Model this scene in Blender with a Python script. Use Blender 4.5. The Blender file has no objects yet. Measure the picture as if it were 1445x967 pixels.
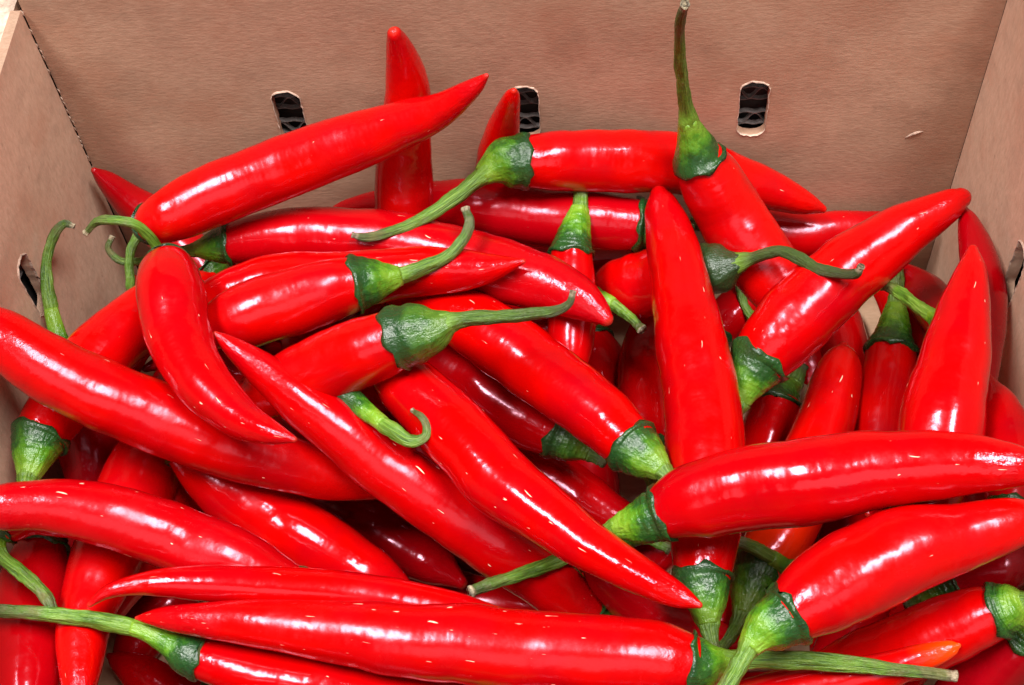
import bpy, bmesh, math, random
from mathutils import Vector, Matrix, noise

scene = bpy.context.scene
col = scene.collection

# ------------------------------------------------------------------ camera
CAM_Z = 0.47
cam_data = bpy.data.cameras.new('camera')
cam = bpy.data.objects.new('camera', cam_data)
col.objects.link(cam)
right = Vector((0.99793449, 0.02798079, -0.0578258))
up = Vector((0.00959718, 0.82511592, 0.56488195))
fwd = Vector((-0.06351883, 0.56427015, -0.8231431))
m = Matrix((right, up, -fwd)).transposed().to_4x4()
m.translation = (0, 0, CAM_Z)
cam.matrix_world = m
cam_data.sensor_width = 36.0
cam_data.lens = 2000.0 / 1445.0 * 36.0
cam_data.clip_start = 0.01
cam_data.clip_end = 50.0
scene.camera = cam

# ------------------------------------------------------------------ light
world = bpy.data.worlds.new('World')
scene.world = world
world.use_nodes = True
bg = world.node_tree.nodes['Background']
bg.inputs['Color'].default_value = (1.0, 0.95, 0.9, 1)
bg.inputs['Strength'].default_value = 0.02


def area_light(name, loc, target, sx, sy, power, color):
    ld = bpy.data.lights.new(name, 'AREA')
    ld.shape = 'RECTANGLE'
    ld.size, ld.size_y = sx, sy
    ld.energy = power
    ld.color = color
    o = bpy.data.objects.new(name, ld)
    o.location = loc
    o.rotation_euler = (Vector(target) - Vector(loc)).to_track_quat('-Z', 'Y').to_euler()
    col.objects.link(o)
    return o


# two shop ceiling fittings overhead; the third panel is an added fill
area_light('ceiling_and_fill_light', (0.42, 0.06, 1.62), (0.0, 0.22, 0.08), 0.70, 0.30, 36.5, (1.0, 0.955, 0.93))
area_light('ceiling_and_fill_light', (-0.58, 0.08, 1.60), (-0.05, 0.22, 0.08), 0.62, 0.30, 36.5, (1.0, 0.955, 0.93))
area_light('ceiling_and_fill_light', (0.0, -1.35, 1.45), (0.0, 0.3, 0.1), 1.6, 1.0, 8.0, (1.0, 0.94, 0.90))  # added fill behind the camera to brighten the back wall, not a fitting

scene.view_settings.view_transform = 'Standard'
scene.view_settings.look = 'None'
scene.view_settings.exposure = 0.0
scene.view_settings.gamma = 1.0
scene.render.engine = 'CYCLES'
scene.cycles.max_bounces = 6

# ------------------------------------------------------------------ materials


class NT:
    """small helper round a node tree"""

    def __init__(self, name):
        self.mat = bpy.data.materials.new(name)
        self.mat.use_nodes = True
        self.t = self.mat.node_tree
        self.bsdf = self.t.nodes['Principled BSDF']

    def n(self, kind, **kw):
        nd = self.t.nodes.new(kind)
        for k, v in kw.items():
            if k == 'props':
                for a, b in v.items():
                    setattr(nd, a, b)
            else:
                nd.inputs[k.replace('_', ' ')].default_value = v
        return nd

    def l(self, a, b):
        self.t.links.new(a, b)

    def noise(self, vec, scale, detail=3.0, rough=0.5):
        nd = self.n('ShaderNodeTexNoise', Scale=scale, Detail=detail, Roughness=rough)
        if vec is not None:
            self.l(vec, nd.inputs['Vector'])
        return nd.outputs['Fac']

    def mapping(self, vec, scale):
        nd = self.n('ShaderNodeMapping')
        nd.inputs['Scale'].default_value = scale
        self.l(vec, nd.inputs['Vector'])
        return nd.outputs['Vector']

    def ramp(self, fac, stops):
        nd = self.n('ShaderNodeValToRGB')
        e = nd.color_ramp.elements
        while len(e) < len(stops):
            e.new(0.5)
        for el, (p, c) in zip(e, stops):
            el.position = p
            el.color = c if len(c) == 4 else (*c, 1)
        self.l(fac, nd.inputs['Fac'])
        return nd.outputs['Color']

    def math(self, op, a, b=None, clamp=False):
        nd = self.n('ShaderNodeMath', props={'operation': op, 'use_clamp': clamp})
        for i, x in enumerate((a, b)):
            if x is None:
                continue
            if isinstance(x, (int, float)):
                nd.inputs[i].default_value = x
            else:
                self.l(x, nd.inputs[i])
        return nd.outputs[0]

    def mix(self, fac, a, b, mode='MIX'):
        nd = self.n('ShaderNodeMix', props={'data_type': 'RGBA', 'blend_type': mode})
        for s, x in ((nd.inputs[0], fac), (nd.inputs[6], a), (nd.inputs[7], b)):
            if isinstance(x, (int, float)):
                s.default_value = x
            elif isinstance(x, tuple):
                s.default_value = x if len(x) == 4 else (*x, 1)
            else:
                self.l(x, s)
        return nd.outputs[2]

    def prop(self, name):
        nd = self.n('ShaderNodeAttribute', props={'attribute_type': 'OBJECT', 'attribute_name': name})
        return nd.outputs['Fac']

    def bump(self, h, strength, dist, prev=None):
        nd = self.n('ShaderNodeBump', Strength=strength, Distance=dist)
        self.l(h, nd.inputs['Height'])
        if prev is not None:
            self.l(prev, nd.inputs['Normal'])
        return nd.outputs['Normal']

    def set(self, **kw):
        for k, v in kw.items():
            s = self.bsdf.inputs[k.replace('_', ' ')]
            if isinstance(v, (int, float, tuple)):
                s.default_value = v if not (isinstance(v, tuple) and len(v) == 3) else (*v, 1)
            else:
                self.l(v, s)


def chili_skin():
    t = NT('chili_skin')
    co = t.n('ShaderNodeTexCoord')
    obj = co.outputs['Object']
    uv = co.outputs['UV']           # u: mm along the fruit, v: mm round it
    fr = t.n('ShaderNodeUVMap', props={'uv_map': 'frac'})
    sep = t.n('ShaderNodeSeparateXYZ')
    t.l(fr.outputs['UV'], sep.inputs[0])
    u = sep.outputs[0]
    tone = t.prop('tone')
    red = t.ramp(tone, [(0.0, (0.54, 0.0012, 0.0002)), (0.4, (0.49, 0.0004, 0.0005)), (0.75, (0.37, 0.0003, 0.0030)),
                        (1.0, (0.24, 0.0005, 0.0060))])
    # slow colour drift
    drift = t.noise(obj, 55.0, 2.0)
    red = t.mix(t.math('MULTIPLY', t.math('SUBTRACT', drift, 0.44, True), 2.4, True), red, (0.34, 0.0003, 0.0040))
    # ripening orange towards one end
    ob = t.math('MULTIPLY', t.math('MULTIPLY', t.prop('orange_base'), 0.4), t.math('SUBTRACT', 1.0, t.math('MULTIPLY', u, 3.2), True))
    ot = t.math('MULTIPLY', t.prop('orange_tip'), t.math('MULTIPLY', t.math('SUBTRACT', u, 0.80), 5.5, True))
    red = t.mix(t.math('ADD', ob, ot, True), red, (0.80, 0.055, 0.001))
    # dry corky flecks, long in the growth direction
    f1n = t.n('ShaderNodeTexNoise', Scale=1.0, Detail=2.0, Roughness=0.45, Distortion=0.5)
    t.l(t.mapping(uv, (0.17, 0.85, 1)), f1n.inputs['Vector'])
    f1 = f1n.outputs['Fac']
    patch = t.noise(obj, 42.0, 1.0)
    thr = t.math('SUBTRACT', 0.833, t.math('ADD', t.math('MULTIPLY', patch, 0.10), t.math('MULTIPLY', t.prop('fleck'), 0.05)))
    fleck = t.math('MULTIPLY', t.math('SUBTRACT', f1, thr), 30.0, True)
    colr = t.mix(fleck, red, (0.80, 0.52, 0.36))
    # pale dry point at the tip
    tipm = t.math('MULTIPLY', t.math('SUBTRACT', u, 0.988), 110.0, True)
    colr = t.mix(t.math('MULTIPLY', tipm, 0.08), colr, (0.6, 0.25, 0.12))
    rn = t.noise(obj, 900.0, 3.0, 0.6)
    dullp = t.math('MULTIPLY', t.math('SUBTRACT', t.noise(obj, 85.0, 3.0, 0.6), 0.46), 0.42, True)
    rough = t.math('ADD', t.math('ADD', t.math('MULTIPLY', rn, 0.10), t.prop('matte')), dullp)
    rough = t.math('ADD', rough, t.math('MULTIPLY', fleck, 0.35))
    b1 = t.bump(t.noise(t.mapping(uv, (0.16, 0.07, 1)), 1.0, 2.0), 0.15, 0.0022)
    b2 = t.bump(t.noise(obj, 420.0, 2.0, 0.5), 0.08, 0.0007, b1)
    # skin puckers towards the tip and round the shoulder
    ends = t.math('ADD', t.math('MULTIPLY', t.math('SUBTRACT', u, 0.72), 3.2, True), t.math('MULTIPLY', t.math('SUBTRACT', 0.16, u), 4.0, True), True)
    puck = t.math('MULTIPLY', t.noise(t.mapping(uv, (0.30, 0.22, 1)), 1.0, 3.0, 0.55), ends)
    b2 = t.bump(puck, 0.34, 0.0016, b2)
    b3 = t.bump(fleck, 0.4, 0.0003, b2)
    t.set(Base_Color=colr, Roughness=rough, Normal=b3, Specular_IOR_Level=0.62, IOR=1.45,
          Specular_Tint=(1.0, 0.60, 0.76, 1), Subsurface_Weight=0.0)
    return t.mat


def calyx_skin():
    t = NT('calyx_skin')
    co = t.n('ShaderNodeTexCoord')
    obj = co.outputs['Object']
    uv = co.outputs['UV']
    fr = t.n('ShaderNodeUVMap', props={'uv_map': 'frac'})
    sep = t.n('ShaderNodeSeparateXYZ')
    t.l(fr.outputs['UV'], sep.inputs[0])
    u = sep.outputs[0]              # 0 at the rim on the fruit, 1 at the stem
    nz = t.noise(obj, 210.0, 4.0, 0.6)
    k = t.math('ADD', u, t.math('MULTIPLY', t.math('SUBTRACT', nz, 0.5), 1.0))
    green = t.ramp(k, [(0.0, (0.008, 0.040, 0.012)), (0.36, (0.014, 0.075, 0.010)), (0.58, (0.060, 0.20, 0.008)),
                       (0.85, (0.16, 0.33, 0.018)), (1.0, (0.19, 0.36, 0.035))])
    pale = t.math('MULTIPLY', t.math('SUBTRACT', t.noise(obj, 600.0, 3.0, 0.6), 0.60), 6.0, True)
    green = t.mix(t.math('MULTIPLY', pale, 0.30), green, (0.15, 0.27, 0.09))
    rim = t.math('SUBTRACT', 1.0, t.math('MULTIPLY', u, 22.0), True)
    green = t.mix(t.math('MULTIPLY', rim, 0.8), green, (0.30, 0.26, 0.09))
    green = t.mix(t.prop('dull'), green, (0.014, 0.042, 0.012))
    ridge = t.noise(t.mapping(uv, (0.22, 0.40, 1)), 1.0, 4.0, 0.6)
    b1 = t.bump(ridge, 0.42, 0.0014)
    b2 = t.bump(t.noise(obj, 480.0, 4.0, 0.65), 0.5, 0.0009, b1)
    t.set(Base_Color=green, Roughness=t.math('ADD', t.math('MULTIPLY', nz, 0.2), 0.16), Normal=b2, Specular_IOR_Level=0.6)
    return t.mat


def stem_skin():
    t = NT('stem_skin')
    co = t.n('ShaderNodeTexCoord')
    obj = co.outputs['Object']
    uv = co.outputs['UV']
    fr = t.n('ShaderNodeUVMap', props={'uv_map': 'frac'})
    sep = t.n('ShaderNodeSeparateXYZ')
    t.l(fr.outputs['UV'], sep.inputs[0])
    u = sep.outputs[0]              # 0 at the calyx, 1 at the cut end
    nz = t.noise(obj, 190.0, 4.0, 0.6)
    streak = t.noise(t.mapping(uv, (0.10, 1.1, 1)), 1.0, 3.0, 0.6)
    green = t.ramp(streak, [(0.30, (0.022, 0.070, 0.006)), (0.50, (0.095, 0.21, 0.014)), (0.74, (0.24, 0.37, 0.07))])
    k = t.math('ADD', u, t.math('MULTIPLY', t.math('SUBTRACT', nz, 0.5), 1.0))
    dry = t.math('MULTIPLY', t.math('SUBTRACT', k, 0.52), 3.0, True)
    green = t.mix(t.math('MULTIPLY', dry, 0.8), green, t.ramp(nz, [(0.4, (0.030, 0.040, 0.012)), (0.6, (0.13, 0.115, 0.045))]))
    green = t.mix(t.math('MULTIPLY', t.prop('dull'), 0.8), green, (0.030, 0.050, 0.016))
    green = t.mix(t.math('MULTIPLY', t.math('SUBTRACT', 0.16, u), 6.0, True), green, (0.15, 0.30, 0.022))
    end = t.math('MULTIPLY', t.math('SUBTRACT', t.math('ADD', u, t.math('MULTIPLY', nz, 0.04)), 0.965), 40.0, True)
    green = t.mix(t.math('MULTIPLY', end, 0.9), green, t.ramp(t.noise(obj, 800.0, 3.0), [(0.35, (0.12, 0.08, 0.05)), (0.6, (0.46, 0.38, 0.25))]))
    b1 = t.bump(streak, 0.9, 0.0010)
    b2 = t.bump(t.noise(obj, 500.0, 4.0, 0.65), 0.5, 0.0007, b1)
    t.set(Base_Color=green, Roughness=0.42, Normal=b2)
    return t.mat


def cardboard(name, grain, base=(0.44, 0.245, 0.165)):
    """kraft paper; grain = mapping scale, small along the fibres"""
    t = NT(name)
    co = t.n('ShaderNodeTexCoord')
    obj = co.outputs['Object']
    fib = t.noise(t.mapping(obj, grain), 1.0, 5.0, 0.62)
    fib2 = t.noise(t.mapping(obj, tuple(g * 2.7 for g in grain)), 1.0, 4.0, 0.6)
    blot = t.noise(obj, 38.0, 4.0, 0.6)
    spots = t.noise(obj, 340.0, 2.0, 0.5)
    b = base
    c = t.ramp(fib, [(0.28, (b[0] * 0.86, b[1] * 0.84, b[2] * 0.82)), (0.5, b), (0.75, (b[0] * 1.10, b[1] * 1.12, b[2] * 1.14))])
    c = t.mix(t.math('MULTIPLY', t.math('SUBTRACT', fib2, 0.52, True), 2.2, True), c, (b[0] * 1.25, b[1] * 1.34, b[2] * 1.45))
    c = t.mix(t.math('MULTIPLY', t.math('SUBTRACT', blot, 0.47, True), 2.6, True), c, (b[0] * 0.88, b[1] * 0.70, b[2] * 0.64))
    blot2 = t.noise(t.mapping(obj, (1.0, 1.0, 1.6)), 90.0, 4.0, 0.65)
    c = t.mix(t.math('MULTIPLY', t.math('SUBTRACT', blot2, 0.48, True), 2.4, True), c, (b[0] * 0.74, b[1] * 0.74, b[2] * 0.74))
    c = t.mix(t.math('MULTIPLY', t.math('SUBTRACT', spots, 0.70, True), 5.0, True), c, (b[0] * 0.45, b[1] * 0.42, b[2] * 0.4))
    b1 = t.bump(fib, 0.22, 0.0006)
    b2 = t.bump(fib2, 0.25, 0.0003, b1)
    wave = t.bump(t.noise(obj, 9.0, 2.0), 0.5, 0.010, b2)
    t.set(Base_Color=c, Roughness=0.78, Normal=wave, Specular_IOR_Level=0.25)
    return t.mat


def plain(name, colr, rough=0.8, var=0.25, scale=300.0):
    t = NT(name)
    co = t.n('ShaderNodeTexCoord')
    nz = t.noise(co.outputs['Object'], scale, 4.0, 0.6)
    c = t.ramp(nz, [(0.3, tuple(x * (1 - var) for x in colr)), (0.7, tuple(min(1, x * (1 + var)) for x in colr))])
    t.set(Base_Color=c, Roughness=rough, Normal=t.bump(nz, 0.4, 0.0008))
    return t.mat


MAT = dict(
    skin=chili_skin(), calyx=calyx_skin(), stem=stem_skin(),
    back=cardboard('kraft_back', (260.0, 500.0, 760.0), (0.465, 0.285, 0.190)),
    side=cardboard('kraft_side', (500.0, 600.0, 230.0), (0.56, 0.37, 0.258)),
    floor=cardboard('kraft_floor', (110.0, 500.0, 500.0), (0.50, 0.33, 0.21)),
    torn=plain('torn_paper', (0.56, 0.40, 0.31), 0.9, 0.35, 500.0),
    dark=plain('slot_shade_dark', (0.03, 0.026, 0.024), 0.9, 0.3, 300.0),  # near-black colour stands in for the shade inside the wall hollow
    flute=plain('flute_paper', (0.20, 0.175, 0.165), 0.85, 0.3, 600.0),
    shelf=plain('pale_shelf', (0.80, 0.74, 0.60), 0.6, 0.05, 40.0),
)

# ------------------------------------------------------------------ helpers


def mesh_obj(name, verts, faces, mat, parent=None, smooth=True, uv=None):
    me = bpy.data.meshes.new(name)
    me.from_pydata(verts, [], faces)
    if smooth:
        me.polygons.foreach_set('use_smooth', [True] * len(me.polygons))
    if uv:
        for lname, data in uv.items():
            lay = me.uv_layers.new(name=lname)
            lay.data.foreach_set('uv', [c for lp in data for c in lp])
    me.materials.append(mat)
    o = bpy.data.objects.new(name, me)
    col.objects.link(o)
    if parent:
        o.parent = parent
        o.matrix_parent_inverse = parent.matrix_world.inverted()
    return o


def spline(P, n):
    """catmull-rom through 4-tuples (x, y, z, r), n samples evenly in length"""
    P = [Vector(p) for p in P]
    Q = [2 * P[0] - P[1]] + P + [2 * P[-1] - P[-2]]
    seg = [(P[i + 1].xyz - P[i].xyz).length for i in range(len(P) - 1)]
    L = [0.0]
    for s in seg:
        L.append(L[-1] + s)
    out = []
    i = 0
    for k in range(n):
        s = L[-1] * k / (n - 1)
        while i < len(seg) - 1 and s > L[i + 1]:
            i += 1
        t = (s - L[i]) / max(seg[i], 1e-9)
        p0, p1, p2, p3 = Q[i:i + 4]
        q = 0.5 * (2 * p1 + (p2 - p0) * t + (2 * p0 - 5 * p1 + 4 * p2 - p3) * t * t + (3 * p1 - p0 - 3 * p2 + p3) * t ** 3)
        q[3] = max(q[3], 0.0004)
        out.append(q)
    return out, L[-1]


def frames(pts):
    """parallel-transported frames along a list of 3-D points"""
    T = []
    for i in range(len(pts)):
        a, b = pts[max(i - 1, 0)], pts[min(i + 1, len(pts) - 1)]
        d = b - a
        T.append(d.normalized() if d.length > 1e-9 else (T[-1] if T else Vector((0, 0, 1))))
    ref = Vector((0, 0, 1)) if abs(T[0].z) < 0.9 else Vector((1, 0, 0))
    N = (ref - T[0] * ref.dot(T[0])).normalized()
    out = []
    for t in T:
        N = (N - t * N.dot(t)).normalized()
        out.append((t, N, t.cross(N)))
    return out


def sweep(name, rings, mat, parent, seg, shape, fr_u=None, cap=(True, True), uvscale=1000.0):
    """rings: list of (centre, radius); shape(i, a) -> (radius factor, axial shift)"""
    pts = [c for c, r in rings]
    F = frames(pts)
    V, faces = [], []
    dist = [0.0]
    for i in range(1, len(pts)):
        dist.append(dist[-1] + (pts[i] - pts[i - 1]).length)
    tot = max(dist[-1], 1e-9)
    for i, (c, r) in enumerate(rings):
        t, nrm, bi = F[i]
        for j in range(seg):
            a = 2 * math.pi * j / seg
            k, sh = shape(i, a)
            V.append(c + (nrm * math.cos(a) + bi * math.sin(a)) * (r * k) + t * sh)
    uv, uf = [], []
    rm = max(r for c, r in rings)
    for i in range(len(rings) - 1):
        for j in range(seg):
            j2 = (j + 1) % seg
            faces.append((i * seg + j, i * seg + j2, (i + 1) * seg + j2, (i + 1) * seg + j))
            u0, u1 = dist[i], dist[i + 1]
            for uu, jj in ((u0, j), (u0, j + 1), (u1, j + 1), (u1, j)):
                uv.append((uu * uvscale, jj / seg * 2 * math.pi * rm * uvscale))
                uf.append((uu / tot, jj / seg))
    for end, do in ((0, cap[0]), (len(rings) - 1, cap[1])):
        if do:
            V.append(rings[end][0])
            ci = len(V) - 1
            for j in range(seg):
                j2 = (j + 1) % seg
                a, b = end * seg + j, end * seg + j2
                faces.append((ci, b, a) if end == 0 else (ci, a, b))
                uu = dist[end]
                for q in range(3):
                    uv.append((uu * uvscale, j / seg * 2 * math.pi * rm * uvscale))
                    uf.append((uu / tot, j / seg))
    return mesh_obj(name, [tuple(v) for v in V], faces, mat, parent, True, {'UVMap': uv, 'frac': uf})


def make_chili(points, radii, nst, tone, label, group, seed, fleck=0, orange=None, dull=0.0, detail=1.0):
    """points run from the cut end of the stem through the calyx (nst of them) to the fruit's tip, in mm"""
    rnd = random.Random(seed)
    P = [(p[0] / 1000, p[1] / 1000, p[2] / 1000, r / 1000) for p, r in zip(points, radii)]
    fruit, stem = P[nst:], P[:nst][::-1]
    base = Vector(fruit[0][:3])
    root = bpy.data.objects.new('chili_pepper', None)
    root.empty_display_size = 0.01
    root.location = base
    col.objects.link(root)
    bpy.context.view_layer.update() if False else None
    root.matrix_world = Matrix.Translation(base)
    root['label'], root['category'], root['group'] = label, 'chili', group
    # ---- fruit
    n = int(56 * detail) if len(fruit) > 3 else 24
    S, L = spline(fruit, n)
    axis0 = (S[0].xyz - S[1].xyz).normalized()
    r0 = S[0][3]
    rings = [(S[0].xyz + axis0 * r0 * q, r0 * k) for q, k in ((0.20, 0.30), (0.17, 0.58), (0.10, 0.82), (0.04, 0.95))]
    rings += [(s.xyz, s[3]) for s in S]
    # rounded point
    tdir = (S[-1].xyz - S[-2].xyz).normalized()
    rt = S[-1][3]
    for q, k in ((0.35, 0.92), (0.65, 0.72), (0.88, 0.42), (0.98, 0.16)):
        rings.append((S[-1].xyz + tdir * rt * q, rt * k))
    ph = [rnd.uniform(0, 6.28) for _ in range(4)]
    am = [rnd.uniform(0.012, 0.035), rnd.uniform(0.008, 0.020)]
    off = Vector((rnd.uniform(-50, 50), rnd.uniform(-50, 50), rnd.uniform(-50, 50)))
    nr = len(rings)
    fl = int(32 * detail)
    # the axis wanders a little, and a few shallow creases run along the flesh
    wob = Vector((rnd.uniform(-9, 9), rnd.uniform(-9, 9), rnd.uniform(-9, 9)))
    for i, (c, r) in enumerate(rings):
        e = math.sin(math.pi * i / (nr - 1)) * r * 0.10
        q = i / nr * L * 60
        rings[i] = (c + Vector((noise.noise(wob + Vector((q, 0, 0))), noise.noise(wob + Vector((0, q, 5))), noise.noise(wob + Vector((3, 0, q))))) * e, r)
    crease = [(rnd.uniform(0, 6.28), rnd.uniform(-1.5, 1.5), rnd.uniform(0.15, 0.85), rnd.uniform(0.10, 0.30), rnd.uniform(0.02, 0.055), rnd.uniform(0.22, 0.5)) for _ in range(4)]

    def fshape(i, a):
        c, r = rings[i]
        tw = i / nr * 1.2
        fade = min(1.0, max(0.0, (i - 4) / 7.0))
        k = am[0] * math.cos(2 * (a + tw) + ph[0]) + am[1] * math.cos(3 * (a + tw) + ph[1])
        d = Vector((math.cos(a), math.sin(a), 0)) * 0.55
        k += 0.048 * noise.noise(off + d + Vector((0, 0, i / nr * L * 130)))
        k += 0.012 * noise.noise(off * 1.7 + d * 2.2 + Vector((0, 0, i / nr * L * 420)))
        x = i / nr
        for ca, ct, cx, cw, cd, cs in crease:
            da = (a - ca - ct * x + math.pi) % (2 * math.pi) - math.pi
            k -= cd * math.exp(-(da / cs) ** 2 - ((x - cx) / cw) ** 2)
        return 1 + k * fade, 0.0

    fo = sweep('fruit', rings, MAT['skin'], root, fl, fshape)
    fo['tone'] = float(tone)
    fo['fleck'] = float(fleck)
    fo['matte'] = rnd.uniform(0.08, 0.155)
    fo['orange_base'] = 1.0 if orange == 'base' else 0.0
    fo['orange_tip'] = 1.0 if orange == 'tip' else 0.0
    # ---- calyx and stem share one centreline
    r_base = max(stem[0][3], r0) if stem else r0
    chain = [(*fruit[0][:3], r_base)] + list(stem[1:] if (Vector(stem[0][:3]) - base).length < r0 * 0.3 else stem)
    C, LC = spline(chain, 60)
    cut = next((i for i, s in enumerate(C) if s[3] < max(0.40 * r_base, 0.0024)), 20)
    cut = max(6, min(cut, 45))
    into = -axis0
    fr_dir = (C[0].xyz - C[1].xyz).normalized()
    rim_len = r0 * 0.20
    cal = [(C[0].xyz - axis0 * rim_len * 0.2, r0 * 0.80),
           (C[0].xyz - axis0 * rim_len, fruit_radius(S, rim_len) * 0.97),
           (C[0].xyz - axis0 * rim_len * 1.0001, fruit_radius(S, rim_len) * 1.035 + 0.0004),
           (C[0].xyz - axis0 * rim_len * 0.5, r0 * 1.065 + 0.0007),
           (C[0].xyz, r_base * 1.035 + 0.0006)]
    cal += [(C[i].xyz, C[i][3] + 0.0003 * (1 - i / cut)) for i in range(1, cut + 1)]
    lob = rnd.choice((5, 6, 6, 7))
    lam_ = [rnd.uniform(0.4, 1.3) for _ in range(lob)]
    nc = len(cal)

    def cshape(i, a):
        x = (a + ph[2]) / (2 * math.pi) * lob
        tooth = abs((x % 1.0) - 0.5) * 2
        tooth = (1 - tooth) ** 1.5 * lam_[int(x) % lob]
        sh = 0.0
        k = 1.0
        if i in (1, 2):
            sh = (tooth - 0.35) * rim_len * 1.25 + noise.noise(off + Vector((a * 4, 0, 0))) * rim_len * 0.5 + noise.noise(off + Vector((a * 11, 3, 0))) * rim_len * 0.3
        elif i == 3:
            sh = (tooth - 0.35) * rim_len * 0.6
        if i == 0:
            return 1.0, 0.0
        v = max(0.0, (i - 2) / nc)
        k += 0.045 * v * math.cos(lob * (a + ph[2])) + 0.05 * noise.noise(off + Vector((math.cos(a), math.sin(a), i * 0.22)) * 1.6)
        k += 0.025 * noise.noise(off + Vector((math.cos(a) * 3.5, math.sin(a) * 3.5, i * 0.35)))
        if i in (1, 2):
            k = 1.0 + (0.02 if i == 2 else 0.0)
        if i in (3, 4):
            k = max(k, 1.0)
        # the shift along the sweep's tangent points from rim to stem, so teeth go the other way
        return k, -sh

    co = sweep('calyx', cal, MAT['calyx'], root, int(36 * detail), cshape, cap=(False, True))
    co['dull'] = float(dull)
    st = [(C[i].xyz, C[i][3] * min(1.0, 0.88 + 0.03 * (i - cut + 3))) for i in range(max(cut - 3, 0), len(C))]
    sdir = (C[-1].xyz - C[-2].xyz).normalized()
    re = C[-1][3]
    st += [(C[-1].xyz + sdir * re * 0.25, re * 1.16), (C[-1].xyz + sdir * re * 0.7, re * 1.12), (C[-1].xyz + sdir * re * 0.75, re * 0.8),
           (C[-1].xyz + sdir * re * 0.55, re * 0.45)]
    ns = len(st)

    def sshape(i, a):
        k = 1 + 0.07 * math.cos(5 * a + ph[3] + i * 0.03) + 0.04 * math.cos(2 * a + ph[1])
        k += 0.22 * noise.noise(off + Vector((math.cos(a), math.sin(a), i * 0.16)))
        k += 0.10 * noise.noise(off + Vector((math.cos(a) * 2.5, math.sin(a) * 2.5, i * 0.5)))
        return k, 0.0

    so = sweep('stem', st, MAT['stem'], root, int(20 * detail), sshape)
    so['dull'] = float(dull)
    return root


def fruit_radius(S, d):
    acc = 0.0
    for i in range(1, len(S)):
        acc += (S[i].xyz - S[i - 1].xyz).length
        if acc >= d:
            return S[i][3]
    return S[-1][3]


# ------------------------------------------------------------------ the box
XL, XR, YB, YF = -0.19, 0.13, 0.35, 0.045
WALL_T = 0.0035
RIM = 0.157

shelf = mesh_obj('shelf', [(-1.2, -0.6, -0.006), (1.2, -0.6, -0.006), (1.2, 1.4, -0.006), (-1.2, 1.4, -0.006)], [(0, 1, 2, 3)], MAT['shelf'], None, False)
shelf['kind'] = 'structure'

box = bpy.data.objects.new('cardboard_box', None)
box.empty_display_size = 0.02
col.objects.link(box)
box['label'] = 'open brown corrugated cardboard box with oval vent slots holding the chilies'
box['category'] = 'box'


def slot_outline(cx, cz, w, h, seed, n=13):
    """rounded slot, slightly ragged, clockwise list of (x, z)"""
    r = w / 2
    rnd = random.Random(seed)
    pts = []
    for k in range(n):
        a = math.pi * k / (n - 1)
        pts.append((cx + r * math.cos(a), cz + h / 2 - r * 0.75 + r * 0.75 * math.sin(a)))
    m_ = 12
    for k in range(1, m_):
        pts.append((cx - r, cz + (h / 2 - r * 0.75) * (1 - 2 * k / m_)))
    for k in range(n):
        a = math.pi + math.pi * k / (n - 1)
        pts.append((cx + r * math.cos(a), cz - h / 2 + r * 0.75 + r * 0.75 * math.sin(a)))
    for k in range(1, m_):
        pts.append((cx + r, cz - (h / 2 - r * 0.75) * (1 - 2 * k / m_)))
    return [(x + rnd.uniform(-1, 1) * 0.00022, z + rnd.uniform(-1, 1) * 0.00022) for x, z in pts]


def wall(name, w, h, slots, matrix, mat, parent):
    """a panel in its own x-z plane (x 0..w, z 0..h), inner face at y = 0, with slots cut through"""
    cu = bpy.data.curves.new(name, 'CURVE')
    cu.dimensions = '2D'
    cu.fill_mode = 'BOTH'
    cu.extrude = WALL_T / 2
    loops = [[(0, 0), (w, 0), (w, h), (0, h)]] + slots
    for lp in loops:
        sp = cu.splines.new('POLY')
        sp.points.add(len(lp) - 1)
        for p, q in zip(sp.points, lp):
            p.co = (q[0], q[1], 0, 1)
        sp.use_cyclic_u = True
    tmp = bpy.data.objects.new('tmp', cu)
    col.objects.link(tmp)
    dg = bpy.context.evaluated_depsgraph_get()
    me = bpy.data.meshes.new_from_object(tmp.evaluated_get(dg))
    bpy.data.objects.remove(tmp)
    bpy.data.curves.remove(cu)
    me.name = name
    # curve plane (x, y, 0) -> panel (x, y=depth, z)
    me.transform(matrix @ Matrix.Translation((0, WALL_T / 2, 0)) @ Matrix.Rotation(math.pi / 2, 4, 'X'))
    me.materials.clear()
    me.materials.append(mat)
    o = bpy.data.objects.new(name, me)
    col.objects.link(o)
    o.parent = parent
    return o


def slot_rim(outline, matrix, parent, seed):
    """torn pale paper edge round a slot, sitting proud of the wall"""
    rnd = random.Random(seed)
    n = len(outline)
    cx = sum(p[0] for p in outline) / n
    cz = sum(p[1] for p in outline) / n
    V, F = [], []
    for k, (x, z) in enumerate(outline):
        d = Vector((x - cx, 0, z - cz)).normalized()
        topness = max(0.0, d.z)
        wv = 0.00004 + rnd.random() * 0.00018 + topness * 0.0003
        ragged = rnd.uniform(-0.00018, 0.0001)
        a = Vector((x, 0, z)) + d * ragged
        V += [a + Vector((0, 0.0005, 0)), a - Vector((0, 0.0002 + rnd.random() * 0.0003, 0)), a + d * wv - Vector((0, 0.00018, 0)), a + d * (wv + 0.0002) + Vector((0, 0.0008, 0))]
    for k in range(n):
        b, c = 4 * k, 4 * ((k + 1) % n)
        for q in range(3):
            F.append((b + q, b + q + 1, c + q + 1, c + q))
    return mesh_obj('torn_slot_edge', [tuple(matrix @ v) for v in V], F, MAT['torn'], parent, False)


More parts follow.
